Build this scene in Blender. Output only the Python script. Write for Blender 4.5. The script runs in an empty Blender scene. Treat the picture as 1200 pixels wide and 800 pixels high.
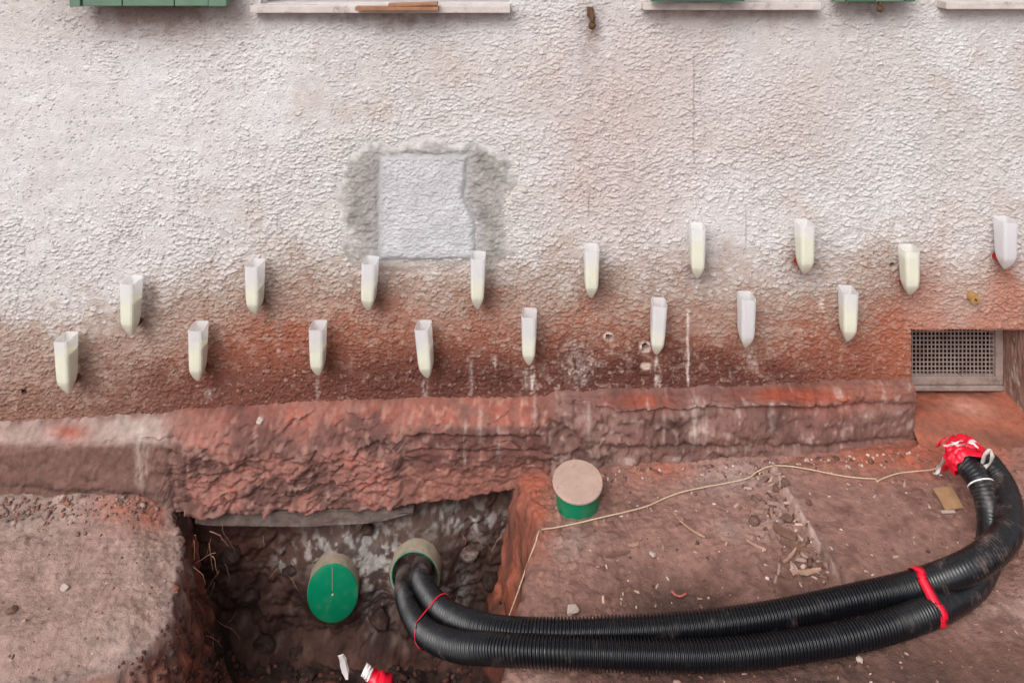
import bpy, bmesh, math, random
import numpy as np
from mathutils import Vector, Matrix
SC = bpy.context.scene
COL = SC.collection
R = math.radians
random.seed(7)

# ------------------------------------------------------------------ camera, sky, sun, exposure
CAM_Y, CAM_Z, F = -1.875, 1.32, 900.0          # wall plane is y = 0; F in pixels of the 1200 px wide photograph
cam = bpy.data.cameras.new('camera'); cam_ob = bpy.data.objects.new('camera', cam); COL.objects.link(cam_ob)
cam_ob.location = (0, CAM_Y, CAM_Z); cam_ob.rotation_euler = (R(90), 0, 0)
cam.sensor_width = 36; cam.lens = 36 * F / 1200; cam.shift_y = -500 / 1200
cam.clip_start = 0.02; cam.clip_end = 200
SC.camera = cam_ob

SUN_DIR = Vector((-0.34, -0.66, 0.70)).normalized()
w = bpy.data.worlds.new('World'); SC.world = w; w.use_nodes = True
nt = w.node_tree; nt.nodes.clear()
sky = nt.nodes.new('ShaderNodeTexSky'); sky.sky_type = 'NISHITA'; sky.sun_disc = False
sky.sun_elevation = math.asin(SUN_DIR.z); sky.sun_rotation = math.atan2(SUN_DIR.x, SUN_DIR.y)
sky.air_density = 1.0; sky.dust_density = 4.0; sky.ozone_density = 1.0
hs = nt.nodes.new('ShaderNodeHueSaturation'); hs.inputs['Saturation'].default_value = 0.22
bg = nt.nodes.new('ShaderNodeBackground'); bg.inputs['Strength'].default_value = 0.14
wo = nt.nodes.new('ShaderNodeOutputWorld')
nt.links.new(sky.outputs[0], hs.inputs['Color']); nt.links.new(hs.outputs[0], bg.inputs[0]); nt.links.new(bg.outputs[0], wo.inputs[0])
sun = bpy.data.lights.new('sun', 'SUN'); sun.energy = 1.15; sun.angle = R(38); sun.color = (1, 0.975, 0.95)
sun_ob = bpy.data.objects.new('sun', sun); COL.objects.link(sun_ob)
sun_ob.rotation_euler = SUN_DIR.to_track_quat('Z', 'Y').to_euler(); sun_ob.location = SUN_DIR * 8
SC.view_settings.view_transform = 'Standard'; SC.view_settings.look = 'None'
SC.view_settings.exposure = 0.30; SC.view_settings.gamma = 1
SC.cycles.max_bounces = 8
SC.cycles.transparent_max_bounces = 12

# ------------------------------------------------------------------ helpers
def P(u, v, d):
    """a point of the place: photo column and row, and its real distance from the camera plane"""
    return Vector(((u - 600) / F * d, CAM_Y + d, CAM_Z - (v + 100) / F * d))
def Q(u, v, z):
    """the point seen at u, v that lies at height z"""
    return P(u, v, (CAM_Z - z) * F / (v + 100))

def _hash(ix, iy, seed):
    h = (ix.astype(np.int64) * 374761393 + iy.astype(np.int64) * 668265263 + seed * 982451653) & 0xFFFFFFFF
    h = ((h ^ (h >> 13)) * 1274126177) & 0xFFFFFFFF
    h = ((h ^ (h >> 16)) * 2246822519) & 0xFFFFFFFF
    return ((h ^ (h >> 15)) & 0xFFFFFF) / float(0xFFFFFF)
def noise(x, y, seed=0):
    """gradient noise, about -0.7..0.7"""
    x = np.asarray(x, float); y = np.asarray(y, float)
    ix = np.floor(x); iy = np.floor(y); fx = x - ix; fy = y - iy
    u = fx * fx * fx * (fx * (fx * 6 - 15) + 10); v = fy * fy * fy * (fy * (fy * 6 - 15) + 10)
    def g(dx, dy):
        a = _hash(ix + dx, iy + dy, seed) * 2 * np.pi
        return np.cos(a) * (fx - dx) + np.sin(a) * (fy - dy)
    a = g(0, 0); b = g(1, 0); c = g(0, 1); d = g(1, 1)
    return (a + (b - a) * u) * (1 - v) + (c + (d - c) * u) * v
def fbm(x, y, seed=0, octv=4, gain=0.5):
    s = 0; a = 1; n = 0
    for k in range(octv):
        s = s + a * noise(x * 2 ** k, y * 2 ** k, seed + k * 17); n += a; a *= gain
    return s / n * 1.6
def ridged(x, y, seed=0, octv=3):
    s = 0; a = 1; n = 0
    for k in range(octv):
        s = s + a * (1 - np.abs(noise(x * 2 ** k, y * 2 ** k, seed + k * 13)) * 2.2); n += a; a *= 0.5
    return s / n
def worley(x, y, seed=0):
    """F1, F2, random of the nearest cell, offset y from its centre, offset x"""
    ix = np.floor(x); iy = np.floor(y)
    f1 = np.full(x.shape, 9.0); f2 = np.full(x.shape, 9.0); rid = np.zeros(x.shape); oy = np.zeros(x.shape); ox = np.zeros(x.shape)
    for dx in (-1, 0, 1):
        for dy in (-1, 0, 1):
            cx = ix + dx; cy = iy + dy
            px = cx + _hash(cx, cy, seed); py = cy + _hash(cx, cy, seed + 5)
            d = np.hypot(x - px, y - py)
            near = d < f1
            f2 = np.where(near, f1, np.minimum(f2, d))
            rid = np.where(near, _hash(cx, cy, seed + 9), rid)
            oy = np.where(near, y - py, oy); ox = np.where(near, x - px, ox)
            f1 = np.where(near, d, f1)
    return f1, f2, rid, oy, ox
def facet(x, y, seed):
    f1, f2, rid, oy, ox = worley(x, y, seed); a = rid * 43.0
    return (rid * 7.3 % 1.0 - .5) + 1.1 * (ox * np.cos(a) + oy * np.sin(a)), f2 - f1
def ss(a, b, x):
    t = np.clip((x - a) / (b - a), 0, 1); return t * t * (3 - 2 * t)
def mix(a, b, t):
    t = np.asarray(t)[..., None]; return np.asarray(a) * (1 - t) + np.asarray(b) * t
def lerp(x, pts):
    return np.interp(x, [p[0] for p in pts], [p[1] for p in pts])
def srgb(r, g, b):
    f = lambda c: (c / 255 / 12.92) if c / 255 <= 0.04045 else ((c / 255 + 0.055) / 1.055) ** 2.4
    return np.array([f(r), f(g), f(b)])

def thing(name, label=None, cat=None, group=None, loc=(0, 0, 0)):
    o = bpy.data.objects.new(name, None); COL.objects.link(o); o.location = loc; o.empty_display_size = 0.05
    return tag(o, label, cat, group)
def tag(o, label=None, cat=None, group=None, kind=None):
    if label: o['label'] = label
    if cat: o['category'] = cat
    if group: o['group'] = group
    if kind: o['kind'] = kind
    return o
def link(name, me, mat=None, parent=None):
    o = bpy.data.objects.new(name, me); COL.objects.link(o)
    if mat: me.materials.append(mat)
    if parent:
        o.parent = parent
    return o
def smooth(me, on=True):
    me.polygons.foreach_set('use_smooth', [on] * len(me.polygons))
def mesh_np(name, V, Fq, col=None, smo=True):
    me = bpy.data.meshes.new(name)
    V = np.asarray(V, np.float32); Fq = np.asarray(Fq, np.int32)
    n = Fq.shape[1]
    me.vertices.add(len(V)); me.vertices.foreach_set('co', V.ravel())
    me.loops.add(Fq.size); me.loops.foreach_set('vertex_index', Fq.ravel())
    me.polygons.add(len(Fq)); me.polygons.foreach_set('loop_start', np.arange(0, Fq.size, n, dtype=np.int32))
    me.update(calc_edges=True); me.validate()
    if col is not None:
        at = me.color_attributes.new('stain', 'FLOAT_COLOR', 'POINT')
        c4 = np.ones((len(V), 4), np.float32); c4[:, :3] = np.clip(col, 0, 1)
        at.data.foreach_set('color', c4.ravel())
    if smo: smooth(me)
    return me
def sheet(name, A, B, fpos, fcol, mat, parent=None, keep=None, flip=False):
    a, b = np.meshgrid(np.asarray(A, float), np.asarray(B, float))          # rows follow B
    X, Y, Z = fpos(a, b)
    c = fcol(a, b, X, Y, Z) if fcol else None
    nb, na = a.shape
    idx = np.arange(na * nb).reshape(nb, na)
    q = np.stack([idx[:-1, :-1], idx[:-1, 1:], idx[1:, 1:], idx[1:, :-1]], -1).reshape(-1, 4)
    if flip: q = q[:, ::-1]
    V = np.stack([X, Y, Z], -1).reshape(-1, 3)
    if c is not None: c = c.reshape(-1, 3)
    if keep is not None:
        k = keep(a[:-1, :-1] * .5 + a[1:, 1:] * .5, b[:-1, :-1] * .5 + b[1:, 1:] * .5).reshape(-1)
        q = q[k]; used = np.unique(q); re = np.full(len(V), -1); re[used] = np.arange(len(used))
        V = V[used]; q = re[q]
        if c is not None: c = c[used]
    return link(name, mesh_np(name, V, q, c), mat, parent)
def bm_link(name, bm, mat, parent=None, smo=False):
    me = bpy.data.meshes.new(name); bmesh.ops.recalc_face_normals(bm, faces=bm.faces); bm.to_mesh(me); bm.free()
    smooth(me, smo)
    return link(name, me, mat, parent)
def bm_box(bm, x0, x1, y0, y1, z0, z1, bev=0.0):
    r = bmesh.ops.create_cube(bm, size=1)
    for v in r['verts']:
        v.co = Vector((x0 + (v.co.x + .5) * (x1 - x0), y0 + (v.co.y + .5) * (y1 - y0), z0 + (v.co.z + .5) * (z1 - z0)))
    if bev:
        es = list({e for v in r['verts'] for e in v.link_edges})
        bmesh.ops.bevel(bm, geom=es, offset=bev, segments=2, profile=0.6, affect='EDGES')
def box(name, x0, x1, y0, y1, z0, z1, mat, parent=None, bev=0.002):
    bm = bmesh.new(); bm_box(bm, x0, x1, y0, y1, z0, z1, bev); return bm_link(name, bm, mat, parent)
def catmull(pts, n):
    pts = [Vector(p) for p in pts]; pts = [pts[0] * 2 - pts[1]] + pts + [pts[-1] * 2 - pts[-2]]
    out = []
    m = len(pts) - 3
    for i in range(n + 1):
        t = i / n * m; k = min(int(t), m - 1); t -= k
        a, b, c, d = pts[k:k + 4]
        out.append(0.5 * ((2 * b) + (c - a) * t + (2 * a - 5 * b + 4 * c - d) * t * t + (3 * b - a - 3 * c + d) * t ** 3))
    return out
def resample(pts, step):
    p = np.array([list(q) for q in pts]); s = np.concatenate([[0], np.cumsum(np.linalg.norm(np.diff(p, axis=0), axis=1))])
    n = max(2, int(s[-1] / step)); t = np.linspace(0, s[-1], n + 1)
    return np.stack([np.interp(t, s, p[:, k]) for k in range(3)], 1), t
def frames(p):
    T = np.gradient(p, axis=0); T /= np.linalg.norm(T, axis=1)[:, None] + 1e-12
    N = np.zeros_like(T); a = np.array([0, 0, 1.0]); a = a - T[0] * a.dot(T[0])
    if np.linalg.norm(a) < 1e-3: a = np.array([1.0, 0, 0]) - T[0] * T[0][0]
    N[0] = a / np.linalg.norm(a)
    for i in range(1, len(p)):
        v = N[i - 1] - T[i] * N[i - 1].dot(T[i]); N[i] = v / (np.linalg.norm(v) + 1e-12)
    return T, N, np.cross(T, N)
def tube(name, p, rad, mat, parent=None, seg=10, cap=True, col=None, smo=True):
    p = np.array([list(q) for q in p]); n = len(p); rad = np.broadcast_to(np.asarray(rad, float), (n,))
    T, N, B = frames(p)
    th = np.linspace(0, 2 * np.pi, seg, endpoint=False)
    V = p[:, None, :] + rad[:, None, None] * (np.cos(th)[None, :, None] * N[:, None, :] + np.sin(th)[None, :, None] * B[:, None, :])
    i = np.arange(n - 1)[:, None] * seg; j = np.arange(seg)[None, :]; j2 = (j + 1) % seg
    q = np.stack([i + j, i + j2, i + seg + j2, i + seg + j], -1).reshape(-1, 4)
    V = V.reshape(-1, 3)
    c = None if col is None else np.repeat(col, seg, axis=0)
    if cap:
        V = np.concatenate([V, p[:1], p[-1:]]); a, b = len(V) - 2, len(V) - 1
        jj = np.arange(seg)
        q0 = np.stack([np.full(seg, a), (jj + 1) % seg, jj, np.full(seg, a)], -1)
        q1 = np.stack([np.full(seg, b), (n - 1) * seg + jj, (n - 1) * seg + (jj + 1) % seg, np.full(seg, b)], -1)
        me = bpy.data.meshes.new(name)
        faces = [tuple(f) for f in q] + [tuple(f[:3]) for f in q0] + [tuple(f[:3]) for f in q1]
        me.from_pydata([tuple(v) for v in V], [], faces)
        if c is not None:
            c = np.concatenate([c, col[:1], col[-1:]])
            at = me.color_attributes.new('stain', 'FLOAT_COLOR', 'POINT'); c4 = np.ones((len(V), 4), np.float32); c4[:, :3] = c
            at.data.foreach_set('color', c4.ravel())
        if smo: smooth(me)
        return link(name, me, mat, parent)
    return link(name, mesh_np(name, V, q, c, smo), mat, parent)
def lumpy(size, seed, sub=2, amp=0.25, sharp=True):
    """an irregular broken lump of about the given (x, y, z) half sizes"""
    bm = bmesh.new(); bmesh.ops.create_icosphere(bm, subdivisions=sub, radius=1)
    rg = random.Random(seed)
    pl = [(Vector((rg.uniform(-1, 1), rg.uniform(-1, 1), rg.uniform(-1, 1))).normalized(), rg.uniform(.55, .9)) for _ in range(9)]
    for v in bm.verts:
        if sharp:
            for n, d in pl:
                k = v.co.dot(n)
                if k > d: v.co -= n * (k - d)
        s = 1 + amp * .4 * math.sin(v.co.x * 5 + seed) * math.cos(v.co.z * 4 + seed * 2) + amp * .25 * rg.uniform(-1, 1)
        v.co = Vector((v.co.x * size[0], v.co.y * size[1], v.co.z * size[2])) * s
    me = bpy.data.meshes.new('lump'); bm.to_mesh(me); bm.free()
    return me

# ------------------------------------------------------------------ materials
def material(name):
    m = bpy.data.materials.new(name); m.use_nodes = True
    n = m.node_tree.nodes; b = n['Principled BSDF']
    return m, m.node_tree, b
def N(t, kind, **k):
    n = t.nodes.new(kind)
    for a, v in k.items():
        if a in n.inputs: n.inputs[a].default_value = v
        else: setattr(n, a, v)
    return n
def ramp(t, src, stops):
    r = t.nodes.new('ShaderNodeValToRGB'); t.links.new(src, r.inputs[0])
    el = r.color_ramp.elements
    while len(el) < len(stops): el.new(0.5)
    for e, (p, c) in zip(el, stops): e.position = p; e.color = (*c, 1) if len(c) == 3 else c
    return r.outputs[0]
def mixc(t, a, b, fac, mode='MIX'):
    m = t.nodes.new('ShaderNodeMix'); m.data_type = 'RGBA'; m.blend_type = mode
    for sock, v in ((m.inputs[0], fac), (m.inputs[6], a), (m.inputs[7], b)):
        if hasattr(v, 'links'): t.links.new(v, sock)
        else: sock.default_value = v if not isinstance(v, (tuple, list, np.ndarray)) else (*[float(q) for q in v][:3], 1)
    return m.outputs[2]
def stain_mat(name, var=0.3, vscale=60, fleck=None, bumps=((220, .35, .002), (900, .3, .0008)), rough=0.92, spec=0.25):
    """surface whose colour is carried by the 'stain' attribute, broken up by grain and fine relief"""
    m, t, b = material(name)
    at = N(t, 'ShaderNodeAttribute', attribute_name='stain')
    tc = N(t, 'ShaderNodeTexCoord')
    col = at.outputs['Color']
    n1 = N(t, 'ShaderNodeTexNoise', Scale=vscale, Detail=6.0, Roughness=0.65); t.links.new(tc.outputs['Object'], n1.inputs['Vector'])
    v = ramp(t, n1.outputs['Fac'], [(.25, (1 - var,) * 3), (.75, (1 + var,) * 3)])
    col = mixc(t, col, v, 1.0, 'MULTIPLY')
    if fleck:
        vo = N(t, 'ShaderNodeTexVoronoi', Scale=fleck[0]); t.links.new(tc.outputs['Object'], vo.inputs['Vector'])
        n2 = N(t, 'ShaderNodeTexNoise', Scale=9.0, Detail=3.0); t.links.new(tc.outputs['Object'], n2.inputs['Vector'])
        lt = t.nodes.new('ShaderNodeMath'); lt.operation = 'MULTIPLY_ADD'; t.links.new(n2.outputs['Fac'], lt.inputs[0]); lt.inputs[1].default_value = .45; lt.inputs[2].default_value = fleck[2]
        cmp_ = t.nodes.new('ShaderNodeMath'); cmp_.operation = 'LESS_THAN'; t.links.new(vo.outputs['Distance'], cmp_.inputs[0]); t.links.new(lt.outputs[0], cmp_.inputs[1])
        sc = t.nodes.new('ShaderNodeMath'); sc.operation = 'MULTIPLY'; t.links.new(cmp_.outputs[0], sc.inputs[0]); sc.inputs[1].default_value = fleck[3]
        col = mixc(t, col, mixc(t, col, (1.75, 1.8, 1.85), 1.0, 'MULTIPLY'), sc.outputs[0])
    t.links.new(col, b.inputs['Base Color'])
    prev = None
    for sc_, st, dist in bumps:
        nz = N(t, 'ShaderNodeTexNoise', Scale=float(sc_), Detail=5.0, Roughness=.6); t.links.new(tc.outputs['Object'], nz.inputs['Vector'])
        bp = N(t, 'ShaderNodeBump', Strength=st, Distance=dist); t.links.new(nz.outputs['Fac'], bp.inputs['Height'])
        if prev: t.links.new(prev, bp.inputs['Normal'])
        prev = bp.outputs[0]
    if prev: t.links.new(prev, b.inputs['Normal'])
    b.inputs['Roughness'].default_value = rough; b.inputs['Specular IOR Level'].default_value = spec
    return m
def plain_mat(name, c, rough=.6, spec=.4, var=.15, vscale=40, bump=(150, .2, .001), dirt=None, metal=0):
    m, t, b = material(name)
    tc = N(t, 'ShaderNodeTexCoord')
    n1 = N(t, 'ShaderNodeTexNoise', Scale=vscale, Detail=6.0, Roughness=.65); t.links.new(tc.outputs['Object'], n1.inputs['Vector'])
    v = ramp(t, n1.outputs['Fac'], [(.3, (1 - var,) * 3), (.7, (1 + var,) * 3)])
    col = mixc(t, tuple(c), v, 1.0, 'MULTIPLY')
    if dirt:                                             # (colour, scale, threshold 0..1, amount)
        n2 = N(t, 'ShaderNodeTexNoise', Scale=float(dirt[1]), Detail=7.0, Roughness=.7); t.links.new(tc.outputs['Object'], n2.inputs['Vector'])
        f = ramp(t, n2.outputs['Fac'], [(dirt[2] - .08, (0, 0, 0)), (dirt[2] + .12, (dirt[3],) * 3)])
        col = mixc(t, col, tuple(dirt[0]), f)
    t.links.new(col, b.inputs['Base Color'])
    if bump:
        nz = N(t, 'ShaderNodeTexNoise', Scale=float(bump[0]), Detail=4.0); t.links.new(tc.outputs['Object'], nz.inputs['Vector'])
        bp = N(t, 'ShaderNodeBump', Strength=bump[1], Distance=bump[2]); t.links.new(nz.outputs['Fac'], bp.inputs['Height']); t.links.new(bp.outputs[0], b.inputs['Normal'])
    b.inputs['Roughness'].default_value = rough; b.inputs['Specular IOR Level'].default_value = spec; b.inputs['Metallic'].default_value = metal
    return m
DUST = srgb(172, 142, 130)
M = {}
M['plaster'] = stain_mat('rough_plaster', var=.13, vscale=45, bumps=((240, .8, .0035), (620, .5, .0014)), rough=1.0, spec=.06)
M['plinth'] = stain_mat('crumbling_plinth', var=.28, vscale=55, bumps=((120, .5, .004), (420, .5, .0018)))
M['soil'] = stain_mat('packed_soil', var=.26, vscale=60, fleck=(95, srgb(214, 190, 178), -.16, .75), bumps=((90, .6, .006), (300, .8, .003)))
M['masonry'] = stain_mat('damp_masonry', var=.4, vscale=45, fleck=(60, srgb(190, 180, 172), -.14, .7), bumps=((80, .6, .006), (300, .6, .0025)), rough=.8)
M['stone'] = plain_mat('field_stone', srgb(92, 72, 65), .9, .2, .35, 25, (90, .5, .004), dirt=(srgb(190, 178, 170), 14, .56, .7))
M['soilstone'] = plain_mat('soil_clod', srgb(112, 86, 78), .95, .15, .3, 60, (160, .5, .003))
M['darkstone'] = plain_mat('dark_stone', srgb(56, 41, 36), .85, .2, .4, 30, (90, .6, .004), dirt=(srgb(150, 128, 118), 12, .62, .35))
M['palestone'] = plain_mat('pale_chip', srgb(178, 160, 150), .9, .2, .2, 60, (160, .4, .002))
M['brick'] = plain_mat('old_brick', srgb(78, 52, 45), .9, .2, .3, 40, (140, .5, .003), dirt=(srgb(80, 60, 54), 20, .5, .7))
M['concrete'] = plain_mat('grey_concrete', srgb(104, 90, 85), .9, .2, .3, 45, (120, .8, .004), dirt=(srgb(95, 70, 62), 12, .55, .6))
M['green_paint'] = plain_mat('green_shutter_paint', srgb(94, 122, 103), .55, .4, .12, 20, (60, .15, .0006), dirt=(srgb(120, 140, 120), 16, .6, .5))
M['deep_green_paint'] = plain_mat('deep_green_paint', srgb(62, 104, 78), .5, .4, .12, 20, (60, .15, .0006))
M['sill'] = plain_mat('sill_stone', srgb(196, 186, 182), .8, .3, .15, 25, (140, .3, .001), dirt=(srgb(110, 98, 94), 30, .62, .8))
M['white_paint'] = plain_mat('white_window_paint', srgb(222, 220, 226), .45, .4, .06, 15, None)
M['wood'] = plain_mat('worn_wood', srgb(150, 110, 84), .8, .25, .25, 30, (120, .3, .001))
M['rust'] = plain_mat('rusty_iron', srgb(92, 66, 46), .8, .3, .4, 90, (300, .6, .002))
M['tan_plastic'] = plain_mat('tan_plastic', srgb(168, 130, 78), .6, .4, .2, 90, (300, .3, .001))
M['green_pvc'] = plain_mat('green_pvc', srgb(0, 122, 86), .38, .45, .08, 30, (60, .12, .0008), dirt=(srgb(110, 122, 98), 26, .61, .45))
M['dusty_pvc'] = plain_mat('dusty_green_pvc', srgb(150, 136, 118), .75, .3, .2, 40, (120, .2, .001), dirt=(srgb(40, 120, 88), 16, .60, .85))
M['lid_dust'] = plain_mat('dusty_lid', srgb(178, 150, 138), .9, .2, .12, 40, (160, .3, .0008), dirt=(srgb(140, 112, 100), 45, .64, .7))
M['vent_metal'] = plain_mat('vent_paint', srgb(150, 133, 126), .6, .35, .18, 40, (200, .3, .0008), dirt=(srgb(96, 72, 64), 28, .6, .85))
M['dark'] = plain_mat('cellar_dark', srgb(34, 28, 27), .95, .1, .3, 20, None)
M['red_tape'] = plain_mat('red_plastic_tape', srgb(226, 22, 52), .35, .5, .1, 60, (80, .3, .002))
M['white_tape'] = plain_mat('white_plastic_tape', srgb(232, 222, 222), .4, .5, .08, 60, (80, .3, .002))
M['pink_scrap'] = plain_mat('faded_red_plastic', srgb(186, 96, 92), .5, .4, .2, 60, None)
M['string'] = plain_mat('cotton_string', srgb(196, 172, 148), .9, .2, .15, 200, (900, .4, .0006))
M['card'] = plain_mat('brown_cardboard', srgb(156, 122, 92), .9, .2, .15, 50, (200, .3, .0006))
M['chip'] = plain_mat('wood_chip', srgb(166, 132, 114), .9, .2, .3, 80, None)
M['darkchip'] = plain_mat('dark_wood_chip', srgb(112, 84, 72), .9, .2, .3, 80, None)
M['root'] = plain_mat('fine_root', srgb(150, 112, 96), .9, .2, .3, 80, None)
M['red_plug'] = plain_mat('red_plug', srgb(160, 24, 28), .5, .4, .1, 80, None)
M['brown_plug'] = plain_mat('brown_plug', srgb(104, 66, 54), .8, .3, .2, 80, None)

def tube_mat():
    m, t, b = material('black_conduit')
    at = N(t, 'ShaderNodeAttribute', attribute_name='stain'); tc = N(t, 'ShaderNodeTexCoord')
    n2 = N(t, 'ShaderNodeTexNoise', Scale=26.0, Detail=8.0, Roughness=.7); t.links.new(tc.outputs['Object'], n2.inputs['Vector'])
    mt = t.nodes.new('ShaderNodeMath'); mt.operation = 'ADD'; t.links.new(n2.outputs['Fac'], mt.inputs[0])
    sep = t.nodes.new('ShaderNodeSeparateColor'); t.links.new(at.outputs['Color'], sep.inputs[0]); t.links.new(sep.outputs[0], mt.inputs[1])
    f = ramp(t, mt.outputs[0], [(.60, (0, 0, 0)), (1.12, (.8,) * 3)])
    col = mixc(t, tuple(srgb(17, 18, 22)), tuple(srgb(150, 126, 118)), f)
    t.links.new(col, b.inputs['Base Color'])
    r = ramp(t, mt.outputs[0], [(.5, (.27,) * 3), (1.0, (.85,) * 3)]); t.links.new(r, b.inputs['Roughness'])
    b.inputs['Specular IOR Level'].default_value = .5
    return m
M['conduit'] = tube_mat()
def cup_mat():
    m, t, b = material('milky_plastic')
    out = t.nodes['Material Output']
    b.inputs['Base Color'].default_value = (.93, .93, .95, 1); b.inputs['Roughness'].default_value = .32
    tl = N(t, 'ShaderNodeBsdfTranslucent'); tl.inputs[0].default_value = (.9, .9, .92, 1)
    tr = N(t, 'ShaderNodeBsdfTransparent'); tr.inputs[0].default_value = (.97, .97, .97, 1)
    m1 = N(t, 'ShaderNodeMixShader'); m1.inputs[0].default_value = .3; t.links.new(b.outputs[0], m1.inputs[1]); t.links.new(tl.outputs[0], m1.inputs[2])
    m2 = N(t, 'ShaderNodeMixShader'); m2.inputs[0].default_value = .49; t.links.new(m1.outputs[0], m2.inputs[1]); t.links.new(tr.outputs[0], m2.inputs[2])
    t.links.new(m2.outputs[0], out.inputs[0])
    return m
M['cup'] = cup_mat()
def liquid_mat():
    m, t, b = material('pale_yellow_resin')
    b.inputs['Base Color'].default_value = (.98, .96, .44, 1); b.inputs['Roughness'].default_value = .15
    b.inputs['Subsurface Weight'].default_value = .0
    return m
M['liquid'] = liquid_mat()
def clear_mat():
    m, t, b = material('clear_plastic'); out = t.nodes['Material Output']
    b.inputs['Base Color'].default_value = (.75, .68, .64, 1); b.inputs['Roughness'].default_value = .2
    tr = N(t, 'ShaderNodeBsdfTransparent'); m2 = N(t, 'ShaderNodeMixShader'); m2.inputs[0].default_value = .45
    t.links.new(b.outputs[0], m2.inputs[1]); t.links.new(tr.outputs[0], m2.inputs[2]); t.links.new(m2.outputs[0], out.inputs[0])
    return m
M['clear'] = clear_mat()
def glass_mat():
    m, t, b = material('window_glass'); b.inputs['Base Color'].default_value = (.55, .57, .6, 1); b.inputs['Roughness'].default_value = .08
    return m
M['glass'] = glass_mat()

# ------------------------------------------------------------------ the ground, one sheet with the trench dug into it
PIT = np.array([(-.84, .60), (-.80, -.07), (-.745, -.15), (-.71, -.25), (-.69, -.34), (-.715, -.40), (-.80, -.445), (-1.0, -.475), (-1.35, -.50),
                (-2.2, -.52), (-2.2, -1.15), (.10, -1.15), (-.03, -.70), (-.02, -.56), (.02, -.43), (.05, -.28), (.055, -.18), (.02, -.07), (.03, .60)])
def sdf(x, y, poly=PIT):
    d = np.full(x.shape, 1e9); ins = np.zeros(x.shape, bool); n = len(poly)
    for i in range(n):
        a = poly[i]; b = poly[(i + 1) % n]; e = b - a
        wx = x - a[0]; wy = y - a[1]
        t = np.clip((wx * e[0] + wy * e[1]) / (e @ e), 0, 1)
        d = np.minimum(d, np.hypot(wx - e[0] * t, wy - e[1] * t))
        c = (a[1] > y) != (b[1] > y)
        with np.errstate(divide='ignore', invalid='ignore'):
            xi = a[0] + (y - a[1]) * e[0] / (e[1] if e[1] else 1e-9)
        ins ^= c & (x < xi)
    return np.where(ins, d, -d)                       # positive inside
EDGE_A, EDGE_B = Q(903, 556, .02), Q(977, 674, .03)   # the edge of the buried slab on the right
def edge_dist(x, y):
    e = np.array([EDGE_B.x - EDGE_A.x, EDGE_B.y - EDGE_A.y]); L = np.hypot(*e); e /= L
    wx = x - EDGE_A.x; wy = y - EDGE_A.y
    return wx * -e[1] + wy * e[0], wx * e[0] + wy * e[1], L      # across (positive = right side), along
def pit_of(x, y):
    s = sdf(x, y)
    return s + .014 * fbm(x * 14, y * 14, 31, 3) + .006 * noise(x * 60, y * 60, 35)
def gz(x, y):
    x = np.asarray(x, float); y = np.asarray(y, float)
    wall = lerp(x, [(-3, -.08), (-1.3, -.075), (-.75, -.07), (-.1, -.03), (.1, -.012), (.3, .006), (.6, .026), (1.0, .045), (3, .05)])
    front = lerp(x, [(-3, -.09), (-.7, -.085), (-.1, -.01), (.2, .02), (1, .035), (3, .04)])
    t = ss(0, -.55, y); z = wall * (1 - t) + front * t
    # soil heaped against the foot of the wall
    heap = np.exp(-np.abs(y + .055) / .05)
    z = z + heap * (.012 + .018 * fbm(x * 7, y * 7, 11, 3)) * ss(-.75, -.9, x) + heap * .010 * ss(.1, .3, x)
    s = pit_of(x, y)
    outside = ss(.0, -.05, s)
    sac, sal, sL = edge_dist(x, y); slab = ss(.0, .02, sac) * ss(-.05, .05, sal) * ss(.30, .22, sac)
    rough = .010 * fbm(x * 5, y * 5, 3, 3) + .0045 * fbm(x * 22, y * 22, 4, 3) + .0018 * ridged(x * 60, y * 60, 5, 2) + .0022 * fbm(x * 110, y * 110, 6, 2)
    rough = rough * (1 - .6 * slab)
    clod = (1 - slab) * np.maximum(0, fbm(x * 42, y * 42, 8, 2) - .28) * .02 * ss(-.1, .4, fbm(x * 4, y * 4, 9, 2) + .1)
    z = z + rough + clod
    # hollow right of the trench, and the buried slab edge
    z = z - .028 * np.exp(-((x - .33) / .17) ** 2 - ((y + .40) / .10) ** 2)
    ac, al, L = edge_dist(x, y)
    on = ss(-.02, .02, al) * ss(L + .04, L - .01, al)
    z = z + on * ((.018 + .005 * noise(al * 40, al * 0, 7)) * ss(-.0045, .002, ac + .004 * noise(al * 45, al * 0, 2)) * np.exp(-np.maximum(ac, 0) / .14))
    # rounded shoulder and steep banks
    z = z - .022 * ss(-.10, .0, s) * ss(0, -.3, x)
    bank = ss(0, .055, s) * .62 + ss(.03, .16, s) * .38
    floor = -.475 + .02 * fbm(x * 8, y * 8, 41, 3) + .012 * fbm(x * 40, y * 40, 42, 2) + .10 * ss(-.15, -.5, y)
    ledge = .03 * fbm(x * 9, y * 9, 51, 3) * ss(.0, .03, s) * ss(.14, .05, s)
    z = z * (1 - bank) + floor * bank + ledge
    far = ss(2.0, 3.0, np.maximum(np.abs(x), -y))
    return z * (1 - far) + (-.02) * far
def ground_pos(a, b):
    z = gz(a, b)
    s = sdf(a, b); k = ss(-.01, .02, s) * ss(.15, .08, s)
    near = (np.abs(a) < 1.4) & (b > -.7)
    dx = .016 * fbm(b * 22, z * 22, 61, 3) * k * near; dy = .010 * fbm(a * 22, z * 22, 62, 3) * k * near
    return a + dx, b + dy, z
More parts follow.
